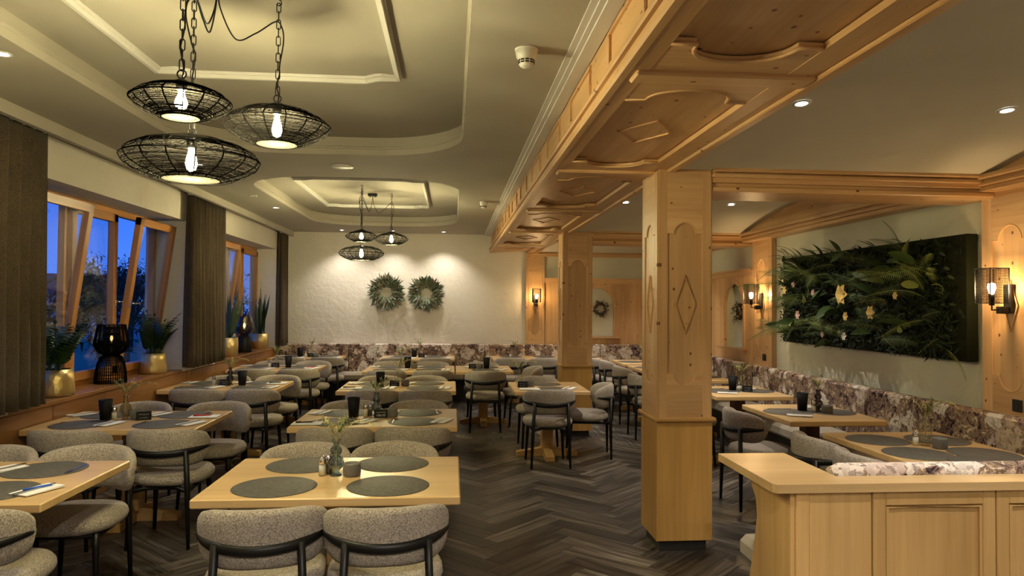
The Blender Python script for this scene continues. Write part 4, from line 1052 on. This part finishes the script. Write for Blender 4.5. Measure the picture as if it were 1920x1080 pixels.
def blade(ln, wd, seed):
    rn = random.Random(seed); m = MB(); n = 10; vs = []; fs = []
    for i in range(n+1):
        t = i/n; w = wd*(.55+.45*math.sin(PI*min(1, t*1.1)))*(1 if t < .75 else max(0, (1-t)/.25)**.7)*.5; tw = .6*t
        bx = .06*math.sin(t*2.2)*ln
        c, s_ = math.cos(tw), math.sin(tw)
        vs += [(bx-w*s_*.4-.006, -w*c, ln*t), (bx, 0, ln*t), (bx+w*s_*.4-.006, w*c, ln*t)]
    for i in range(n): fs += [(i*3, i*3+1, i*3+4, i*3+3), (i*3+1, i*3+2, i*3+5, i*3+4)]
    m.add(vs, fs, True); return m
SB = [blade(.62, .072, 1).mesh('blade_leaf'), blade(.48, .066, 2).mesh('blade_leaf'), blade(.70, .064, 3).mesh('blade_leaf')]
for s_ in SB: s_.materials.append(MAT['leaf_snake'])
def snake(x, y, lab, r_, h, n, seed):
    rn = random.Random(seed); t = thing('potted_snake_plant', lab, 'potted plant', (x, y, SILL_Z), group='plants on the window sill'); pot(t, r_, h, True)
    for i in range(n):
        a = rn.uniform(0, 2*PI); q = rn.uniform(0, .065)
        o = bpy.data.objects.new('blade_leaf', SB[i % 3]); COL.objects.link(o); o.parent = t; o.location = (q*math.cos(a), q*math.sin(a), h-.03); o.rotation_euler = (rn.uniform(-.22, .22)+q*math.sin(a)*-2.5, rn.uniform(-.08, .08), rn.uniform(0, 6.3)); s_ = rn.uniform(.75, 1.05); o.scale = (s_,)*3
snake(-3.03, 9.95, 'tall snake plant in a gold pot beside the middle curtain', .128, .25, 13, 4); snake(-3.03, 11.55, 'tall snake plant in a gold pot at the far end of the sill', .128, .24, 15, 6)
def sill_lamp(x, y, lab, glass):
    t = thing('table_lamp', lab, 'lamp', (x, y, SILL_Z), group='black lamps on the window sill')
    base = [(.125, 0), (.128, .02), (.122, .10), (.108, .18), (.085, .235), (.06, .25)] if not glass else [(.098, 0), (.100, .02), (.098, .12), (.085, .20), (.062, .24), (.05, .25)]
    shade = [(.06, .25), (.105, .275), (.140, .33), (.142, .36), (.128, .44), (.112, .52)] if not glass else [(.05, .25), (.10, .28), (.132, .34), (.135, .39), (.118, .46), (.095, .53)]
    if glass:
        obj('base', MB().lathe(base, 32), 'black_wood', t)
        rb = MB()
        for i in range(24):
            a = 2*PI*i/24; rb.tube([(r_*math.cos(a)*1.01, r_*math.sin(a)*1.01, z) for r_, z in base], .006, 4)
        obj('ribs', rb, 'black_wood', t); obj('shade', MB().lathe(shade, 32, capb=False, capt=False), 'glass_smoke', t)
    else:
        for nm, pr_ in (('base', base), ('shade', shade)):
            w = MB()
            for i in range(44 if nm == 'base' else 20):
                a = 2*PI*i/(44 if nm == 'base' else 20); w.tube([(r_*math.cos(a), r_*math.sin(a), z) for r_, z in pr_], .0042, 4)
            m_ = 14 if nm == 'base' else 52
            for k in range(m_+1):
                x_ = k/m_*(len(pr_)-1); i = min(int(x_), len(pr_)-2); f = x_-i; r_ = pr_[i][0]*(1-f)+pr_[i+1][0]*f; z = pr_[i][1]*(1-f)+pr_[i+1][1]*f
                w.tube([(r_*math.cos(2*PI*j/28), r_*math.sin(2*PI*j/28), z) for j in range(28)], .0028, 4, closed=True)
            obj(nm, w, 'wire_black', t)
        obj('inner_cylinder', MB().lathe([(.055, .26), (.07, .30), (.07, .50)], 20, capt=False), 'glass_smoke', t)
    obj('bulb', MB().lathe([(0, .37), (.010, .385), (.014, .40), (.008, .42), (0, .425)] if not glass else [(0, .35), (.014, .37), (.02, .395), (.012, .42), (0, .43)], 10), 'dim_bulb', t)
sill_lamp(-3.03, 6.62, 'black rattan table lamp on the sill of the near window', False); sill_lamp(-3.03, 10.68, 'black table lamp with smoked glass shade at far window', True)

# ---------------------------------------------------------------- things on the tables
MATM = MB().lathe([(0, 0), (.192, 0), (.195, .0015), (.192, .003), (0, .003)], 40, capb=False, capt=False).mesh('placemat'); MATM.materials.append(MAT['mat_grey'])
def placemat(x, y, lab, z=TZ):
    o = bpy.data.objects.new('placemat', MATM); COL.objects.link(o); o.location = (x, y, z+.0003); return tag(o, lab, 'placemat', 'round grey placemats')
nk = MB().box(-.055, .055, -.095, .095, 0, .004, .001); nk.add([(-.055, -.095, .004), (.055, -.095, .004), (.055, .095, .0075), (-.055, .095, .0075)], [(0, 1, 2, 3)]); NKM = nk.mesh('napkin'); NKM.materials.append(MAT['napkin'])
kn = MB().prism([(-.007, -.11), (.007, -.11), (.008, -.01), (.010, .02), (.009, .08), (.0, .11), (-.006, .09), (-.006, .0)], 'z', 0, .0025); KNM = kn.mesh('knife'); KNM.materials.append(MAT['steel'])
fk = MB().prism([(-.005, -.10), (.005, -.10), (.0035, .02), (.011, .045), (.011, .10), (.008, .10), (.007, .055), (.0015, .055), (.0015, .10), (-.0015, .10), (-.0015, .055), (-.007, .055), (-.008, .10), (-.011, .10), (-.011, .045), (-.0035, .02)], 'z', 0, .0025); FKM = fk.mesh('fork'); FKM.materials.append(MAT['steel'])
def one(me, name, x, y, z, rz, lab, cat, grp):
    o = bpy.data.objects.new(name, me); COL.objects.link(o); o.location = (x, y, z); o.rotation_euler = (0, 0, rz); return tag(o, lab, cat, grp)
def setting(key, mx, my, pos, rz, full=True, mat=True):
    """placemat with napkin, knife on its right and fork on its left as seen by the guest"""
    tn = TN[key]; c, s_ = math.cos(rz), math.sin(rz)
    def w(u, v): return mx+u*c-v*s_, my+u*s_+v*c
    if mat: placemat(mx, my, 'round grey placemat at the %s of %s' % (pos, tn))
    if full:
        jit = random.uniform(-.25, .25)
        x, y = w(.20, .0); one(NKM, 'napkin', x, y, TZ+.0045, rz-.35+jit, 'white folded napkin by the %s placemat of %s' % (pos, tn), 'napkin', 'white napkins')
        x, y = w(.19, .0); one(KNM, 'knife', x, y, TZ+.0128, rz-.30+jit, 'steel knife on the %s napkin of %s' % (pos, tn), 'knife', 'steel knives')
        x, y = w(-.155, .0); one(FKM, 'fork', x, y, TZ+.0045, rz+jit*.5, 'steel fork on the %s placemat of %s' % (pos, tn), 'fork', 'steel forks')
def four(key, full, dx=.27, dy=.215, skip=()):
    x0, x1, y0, y1 = T[key]; cx, cy = (x0+x1)/2, (y0+y1)/2
    for sx_, sy_, nm in ((-1, -1, 'near left'), (1, -1, 'near right'), (-1, 1, 'far left'), (1, 1, 'far right')):
        if nm not in skip: setting(key, cx+sx_*dx, cy+sy_*dy, nm, 0 if sy_ < 0 else PI, full)
x0, x1, y0, y1 = T['C0']
for px_, py_, nm in ((-.828, 3.452, 'near left'), (-.297, 3.447, 'near right'), (-.785, 3.905, 'far left'), (-.315, 3.915, 'far right')): setting('C0', px_, py_, nm, 0, False)
four('C1', True, .28); four('C2', True, .28); four('C3', True, .28, .22); four('C4', True, .28, .20)
four('L1', True, .28); four('L2', True, .28); four('L3', True, .28); four('L4', True, .28, .19)
for sx_, sy_, nm in ((1, -1, 'near right'), (1, 1, 'far right'), (-1, 1, 'far left'), (-1, -1, 'near left')): setting('L0', -2.32+sx_*.28-.04, 3.645+sy_*.215, nm, 0 if sy_ < 0 else PI, sx_ > 0)
setting('C3b', .45, 9.42, 'near side', 0); setting('C3b', .45, 9.85, 'far side', PI)
setting('D', 1.02, 7.31, 'near side', 0); setting('D', 1.00, 7.74, 'far side', PI)
four('B5', False, .28, .20)
setting('B6', 2.25, 11.78, 'wall side', PI, False)
for px_, py_, nm in ((2.79, 4.46, 'far left'), (3.19, 4.445, 'far right'), (2.775, 4.035, 'middle left'), (3.175, 4.01, 'middle right')): setting('R0', px_, py_, nm, 0, False)
placemat(3.0, 3.76, 'round grey placemat overlapping two others behind the partition', TZ+.0035)
for k in ('R1', 'R2', 'R3', 'R4', 'R5'):
    x0, x1, y0, y1 = T[k]; cy = (y0+y1)/2
    setting(k, x0+.20, cy, 'chair side', R(-90), k in ('R1', 'R2', 'R3')); setting(k, x1-.20, cy, 'bench side', R(90), k in ('R1', 'R2'))

def bin_(key, x, y):
    t = thing('table_bin', 'black tapered table bin on %s' % TN[key], 'table bin', (x, y, TZ), random.uniform(-.2, .2), 'black table bins')
    m = MB(); n = 28
    obj('cup', MB().lathe([(.036, 0), (.048, .148), (.045, .148), (.034, .006), (0, .006)], 28, capt=False), 'slate', t); obj('rim', MB().tube([(.0475*math.cos(2*PI*i/28), .0475*math.sin(2*PI*i/28), .148) for i in range(28)], .0018, 5, closed=True), 'slate', t)
def shaker(key, x, y, what='salt'):
    t = thing('%s_shaker' % what, '%s glass %s shaker with chrome cap on %s' % ('white' if what == 'salt' else 'dark', what, TN[key]), 'shaker', (x, y, TZ), 0, 'glass shakers')
    obj('filling', MB().lathe([(.0165, .004), (.0165, .055)], 16), what, t); obj('jar', MB().lathe([(.018, 0), (.019, .004), (.019, .062), (.017, .068)], 20, capt=False), 'glass_clear', t)
    obj('cap', MB().lathe([(.0195, .062), (.0195, .078), (.016, .092), (.008, .099), (0, .1)], 20, capt=False), 'chrome', t)
def candle(key, x, y, s=1.0):
    t = thing('candle_holder', 'small studded grey candle holder on %s' % TN[key], 'candle holder', (x, y, TZ), random.uniform(0, 3), 'studded candle holders')
    h, r_ = .066*s, .042*s; pr_ = [(r_*.82, 0), (r_*.98, .01), (r_, h*.5), (r_*.93, h), (r_*.84, h), (r_*.88, h*.5), (r_*.80, .010), (0, .010)]
    obj('cup', MB().lathe(pr_, 32, capt=False), 'candle_pot', t)
    st = MB()
    for j in range(8):
        z = h*(.10+.80*j/7); rr_ = r_*(.985 if 1 < j < 6 else .95)
        for i in range(26):
            a = 2*PI*(i+.5*(j % 2))/26; st.lathe([(.0040, -.002), (.0030, .003), (0, .0045)], 4, (rr_*math.cos(a), rr_*math.sin(a), z), smooth=False)
    o = obj('studs', st, 'candle_pot', t); o['kind'] = 'stuff'
    cn = obj('candle', MB().lathe([(r_*.6, .012), (r_*.6, h*.7), (0, h*.72)], 18, capt=False), 'wax', t); obj('wick', MB().tube([(0, 0, h*.7), (.002, 0, h*.95)], .0012, 5), 'dark_slot', cn)
def vase(key, x, y, mat, style, seed, look):
    rn = random.Random(seed)
    t = thing('bud_vase', '%s on %s' % (look, TN[key]), 'vase', (x, y, TZ), rn.uniform(-.3, .3), 'glass bud vases with sprigs')
    pr_ = [(.030, 0), (.031, .005), (.016, .016), (.015, .024), (.032, .040), (.040, .062), (.033, .086), (.017, .098), (.024, .110), (.0295, .125), (.024, .141), (.014, .152), (.015, .168), (.024, .182)] if style == 'blue' else [(.026, 0), (.028, .004), (.020, .014), (.036, .04), (.045, .070), (.038, .100), (.018, .120), (.022, .130), (.016, .142), (.018, .158), (.028, .176)]
    obj('glass_body', MB().lathe(pr_, 28, capt=False), mat, t)
    if style == 'blue':
        rb_ = MB()
        for i in range(14):
            a = 2*PI*i/14; rb_.tube([(r_*1.004*math.cos(a), r_*1.004*math.sin(a), z) for r_, z in pr_[4:8]], .0013, 4); rb_.tube([(r_*1.004*math.cos(a), r_*1.004*math.sin(a), z) for r_, z in pr_[8:11]], .0012, 4)
        obj('glass_ribs', rb_, mat, t)
    h = pr_[-1][1]
    for k in range(9):
        a = rn.uniform(0, 2*PI); ln = rn.uniform(.06, .12); sp = rn.uniform(.35, 1.05)
        if k == 0: a, sp, ln = 0, 1.3, .15
        P = cordpath([(0, 0, .05), (0, 0, h-.01), (math.cos(a)*sp*ln*.5, math.sin(a)*sp*ln*.5, h+ln*.6), (math.cos(a)*sp*ln, math.sin(a)*sp*ln, h+ln*(1 if sp < 1.2 else .5))], 5)
        m = MB().tube(P, .0012, 4)
        for q in range(34 if k else 60):
            b_ = P[rn.randrange(len(P)*5//9, len(P))]; d = Vector((rn.uniform(-1, 1), rn.uniform(-1, 1), rn.uniform(-.2, 1))); m.leaf(b_, d, (0, 0, 1), rn.uniform(.018, .036), .017 if k % 2 else .011, .1, .2, 1)
        obj('sprig', m, ('flower_dry', 'leaf_lime', 'flower_dry', 'leaf_frond', 'leaf_lime', 'flower_dry', 'stem_green', 'leaf_lime', 'flower_dry')[k], t)
def sign(key, x, y, rz, txt=None):
    t = thing('table_sign', 'small black chalk sign standing on %s' % TN[key], 'table sign', (x, y, TZ), rz, 'black chalk signs')
    b_ = obj('board', MB().prism([(-.022, 0), (.022, 0), (.004, .062), (-.004, .062)], 'x', -.05, .05), 'slate', t)
    sc_ = MB(); rn = random.Random(len(key)+int(x*10))
    sl_ = lambda u, v: (u, -.022+.018*(v/.062)-.0006, v)
    for ln_, (z0, w_) in enumerate(((.040, .036), (.019, .028))):
        if ln_ == 1 and txt: continue
        u = -w_; P = []
        while u < w_: P.append(sl_(u, z0+rn.uniform(-.006, .007))); u += .0032
        sc_.tube(P, .0007, 3, smooth=False)
    obj('chalk_writing', sc_, 'chalk', t)
    if txt:
        cu = bpy.data.curves.new('room_number', 'FONT'); cu.body = txt; cu.size = .021; cu.align_x = 'CENTER'; cu.extrude = .0003; cu.materials.append(MAT['chalk'])
        tmp = bpy.data.objects.new('room_number', cu); COL.objects.link(tmp); dg = bpy.context.evaluated_depsgraph_get(); me_ = bpy.data.meshes.new_from_object(tmp.evaluated_get(dg)); bpy.data.objects.remove(tmp); o = bpy.data.objects.new('room_number', me_); COL.objects.link(o); o.parent = t; o.location = sl_(0, .012); o.rotation_euler = (R(74), 0, 0)
cc = lambda k: ((T[k][0]+T[k][1])/2, (T[k][2]+T[k][3])/2)
BLUE = 'blue glass double-bulb vase of dried sprigs'; CLEAR = 'clear glass bud vase of green sprigs'; SMOKE = 'dark glass bud vase of thin sprigs'; AMB = 'yellowish glass vase of white blossoms'
shaker('C0', -.646, 3.665); shaker('C0', -.618, 3.70, 'pepper'); vase('C0', -.578, 3.665, 'glass_blue', 'blue', 1, BLUE); candle('C0', -.497, 3.655)
bin_('L1', -2.53, 5.46); shaker('L1', -2.468, 5.46); vase('L1', -2.40, 5.49, 'glass_amber', 'amber', 2, AMB); candle('L1', -2.325, 5.49); sign('L1', -2.255, 5.45, .35)
bin_('C1', -.745, 5.53); shaker('C1', -.655, 5.53); shaker('C1', -.625, 5.565, 'pepper'); vase('C1', -.58, 5.60, 'glass_blue', 'blue', 3, BLUE); sign('C1', -.535, 5.50, -.03, '170/177'); candle('C1', -.455, 5.53)
x, y = cc('L2'); shaker('L2', x-.16, y); candle('L2', x-.10, y+.04, .9); sign('L2', x-.04, y-.02, .1); vase('L2', x-.01, y+.06, 'glass_smoke', 'blue', 4, SMOKE); bin_('L2', x+.13, y)
x, y = cc('L3'); shaker('L3', x-.12, y); sign('L3', x-.04, y, .05); vase('L3', x-.05, y+.08, 'glass_clear', 'amber', 5, CLEAR); bin_('L3', x+.13, y)
x, y = cc('L4'); bin_('L4', x-.12, y); shaker('L4', x-.03, y); sign('L4', x+.05, y, 0); vase('L4', x+.04, y+.08, 'glass_clear', 'amber', 6, CLEAR); candle('L4', x+.13, y)
x, y = cc('C2'); bin_('C2', x-.20, y); shaker('C2', x-.13, y); sign('C2', x-.05, y-.02, -.05); vase('C2', x-.02, y+.06, 'glass_clear', 'amber', 7, CLEAR); candle('C2', x+.06, y)
x, y = cc('C3'); vase('C3', x-.12, y-.05, 'glass_clear', 'blue', 8, CLEAR); bin_('C3', x-.04, y+.05); candle('C3', x+.05, y)
x, y = cc('C3b'); sign('C3b', x-.15, y, 0); candle('C3b', x-.05, y); bin_('C3b', x+.04, y)
x, y = cc('C4'); bin_('C4', x-.06, y); sign('C4', x+.06, y, 0); vase('C4', x+.02, y+.08, 'glass_clear', 'amber', 9, CLEAR)
x, y = cc('B5'); shaker('B5', x-.30, y); vase('B5', x-.22, y, 'glass_clear', 'amber', 10, CLEAR)
x, y = cc('D'); sign('D', x-.27, y-.08, .1); candle('D', x-.18, y); vase('D', x-.30, y+.03, 'glass_clear', 'amber', 11, CLEAR)
vase('R0', 2.99, 4.27, 'glass_clear', 'blue', 12, CLEAR); shaker('R0', 2.93, 4.28); candle('R0', 3.02, 4.18)
x, y = cc('R1'); bin_('R1', x-.02, y+.08); shaker('R1', x+.03, y-.01); vase('R1', x+.09, y+.03, 'glass_smoke', 'blue', 13, SMOKE); candle('R1', x+.11, y-.08)
x, y = cc('R2'); bin_('R2', x-.03, y+.05); shaker('R2', x+.02, y); vase('R2', x+.06, y+.05, 'glass_clear', 'amber', 14, CLEAR); sign('R2', x+.07, y-.08, -.1)
x, y = cc('R5'); vase('R5', x, y, 'glass_clear', 'amber', 15, CLEAR); bin_('R5', x+.1, y+.1)
def sheet(x, y, rz, lab, pen, plab):
    t = tag(obj('paper_sheet', MB().box(-.105, .105, -.07, .07, 0, .003), 'paper', None, (x, y, TZ+.0045), (0, 0, rz)), lab, 'paper')
    if pen:
        p = thing('pen', plab, 'pen', (x-.02, y+.005, TZ+.013), rz+.25); obj('barrel', MB().tube([(-.065, 0, 0), (.055, 0, 0)], .0045, 8), pen, p); obj('tip', MB().tube([(.055, 0, 0), (.07, 0, 0)], [.0045, .001], 8), 'chrome', p); obj('clip', MB().box(-.062, -.025, -.0015, .0015, .004, .007), pen, p)
sheet(-1.86, 5.57, .05, 'white paper slip at the right end of the near window table', 'red_plastic', 'red pen lying on paper at the table under the near window')
sheet(-1.03, 5.23, 0, 'white paper slip at the left end of the second middle table', 'slate', 'black pen lying on paper at the second middle table')
sheet(-1.02, 7.38, 0, 'white paper slip at the left end of the third middle table', 'slate', 'black pen lying on paper at the third middle table')
sheet(-1.87, 7.84, .05, 'white paper slip at the right end of the third window table', 'slate', 'black pen lying on paper at the third window table')
sheet(-1.86, 9.72, .05, 'white paper slip at the right end of the fourth window table', 'red_plastic', 'red pen lying on paper at the fourth window table')
sheet(.80, 7.27, .0, 'white paper slip under the sign on the small table', None, '')
p = thing('pen', 'blue pen on the napkin at the left frame edge', 'pen', (-1.88, 3.44, TZ+.018), .9); obj('barrel', MB().tube([(-.065, 0, 0), (.055, 0, 0)], .0045, 8), 'blue_plastic', p); obj('tip', MB().tube([(.055, 0, 0), (.07, 0, 0)], [.0045, .001], 8), 'chrome', p)
bin_('L0', -2.47, 3.66)

# ---------------------------------------------------------------- outside the windows
struct('ground', MB().box(-90, -3.35, -20, 120, -.35, -.3), 'grass')
def tree(x, y, h, r_, lab, seed, n=2600):
    rn = random.Random(seed); t = thing('tree', lab, 'tree', (x, y, -.3), 0, 'garden trees outside')
    tr = MB().tube([(0, 0, 0), (.05, .03, h*.35), (-.04, .05, h*.6)], [.10, .07, .04], 7)
    for k in range(7):
        a = rn.uniform(0, 6.3); tr.tube([(0, .03, h*rn.uniform(.2, .5)), (math.cos(a)*r_*.5, math.sin(a)*r_*.5, h*rn.uniform(.5, .75)), (math.cos(a)*r_*.85, math.sin(a)*r_*.85, h*rn.uniform(.6, .95))], [.04, .025, .008], 5)
    obj('trunk', tr, 'bark', t); lf = MB(); cl_ = [(rn.uniform(-.7, .7)*r_, rn.uniform(-.7, .7)*r_, h*rn.uniform(.42, .95), rn.uniform(.25, .45)*r_) for _ in range(16)]
    for i in range(n):
        c = cl_[i % 16]; d = Vector((rn.gauss(0, 1), rn.gauss(0, 1), rn.gauss(0, 1))).normalized(); q = c[3]*rn.random()**.4
        lf.leaf((c[0]+d.x*q, c[1]+d.y*q, c[2]+d.z*q), (rn.gauss(0, 1), rn.gauss(0, 1), rn.gauss(0, .6)), (0, 0, 1), rn.uniform(.16, .30), .14, .1, .2, 1)
    o = obj('crown', lf, 'tree_leaf', t); o['kind'] = 'stuff'
tree(-7.2, 13.2, 2.5, 1.3, 'small garden tree outside the near window', 1); tree(-10.6, 15.2, 3.3, 1.6, 'dark bushy tree left of the near window view', 2, 3000); tree(-9.0, 20.5, 2.9, 1.6, 'dark garden tree behind the window mullion', 3, 2800)
tree(-13, 30, 3.4, 2.0, 'distant garden tree on the lawn', 4); tree(-18.5, 23.5, 3.6, 2.3, 'distant broad tree near the house', 5); tree(-8.2, 25.5, 2.6, 1.5, 'garden tree outside the far window', 6)
hs = thing('house', 'distant white house beyond the lawn', 'house', (-34, 62, -.3), R(20))
obj('walls', MB().box(-7, 7, -4, 4, 0, 2.4), 'house_wall', hs); obj('roof', MB().prism([(-4.5, 2.4), (4.5, 2.4), (0, 4.2)], 'x', -7.5, 7.5), 'roof_tile', hs)
for k in range(5): obj('window', MB().box(-6+k*2.6, -4.8+k*2.6, -4.05, -3.98, .8, 1.9), 'dark_glass', hs)
gw = thing('garden_wall', 'low pale garden wall across the lawn', 'wall', (-15, 38, -.3)); obj('wall_body', MB().box(-14, 9, -.15, .15, 0, .95), 'house_wall', gw); obj('coping', MB().box(-14.1, 9.1, -.2, .2, .95, 1.02), 'concrete', gw)
pk = thing('planter', 'low concrete planter on the lawn outside', 'planter', (-6.6, 12.9, -.3)); obj('trough', MB().box(-.5, .5, -.4, .4, 0, .32, .02), 'concrete', pk); obj('soil', MB().box(-.44, .44, -.34, .34, .31, .325), 'soil', pk)
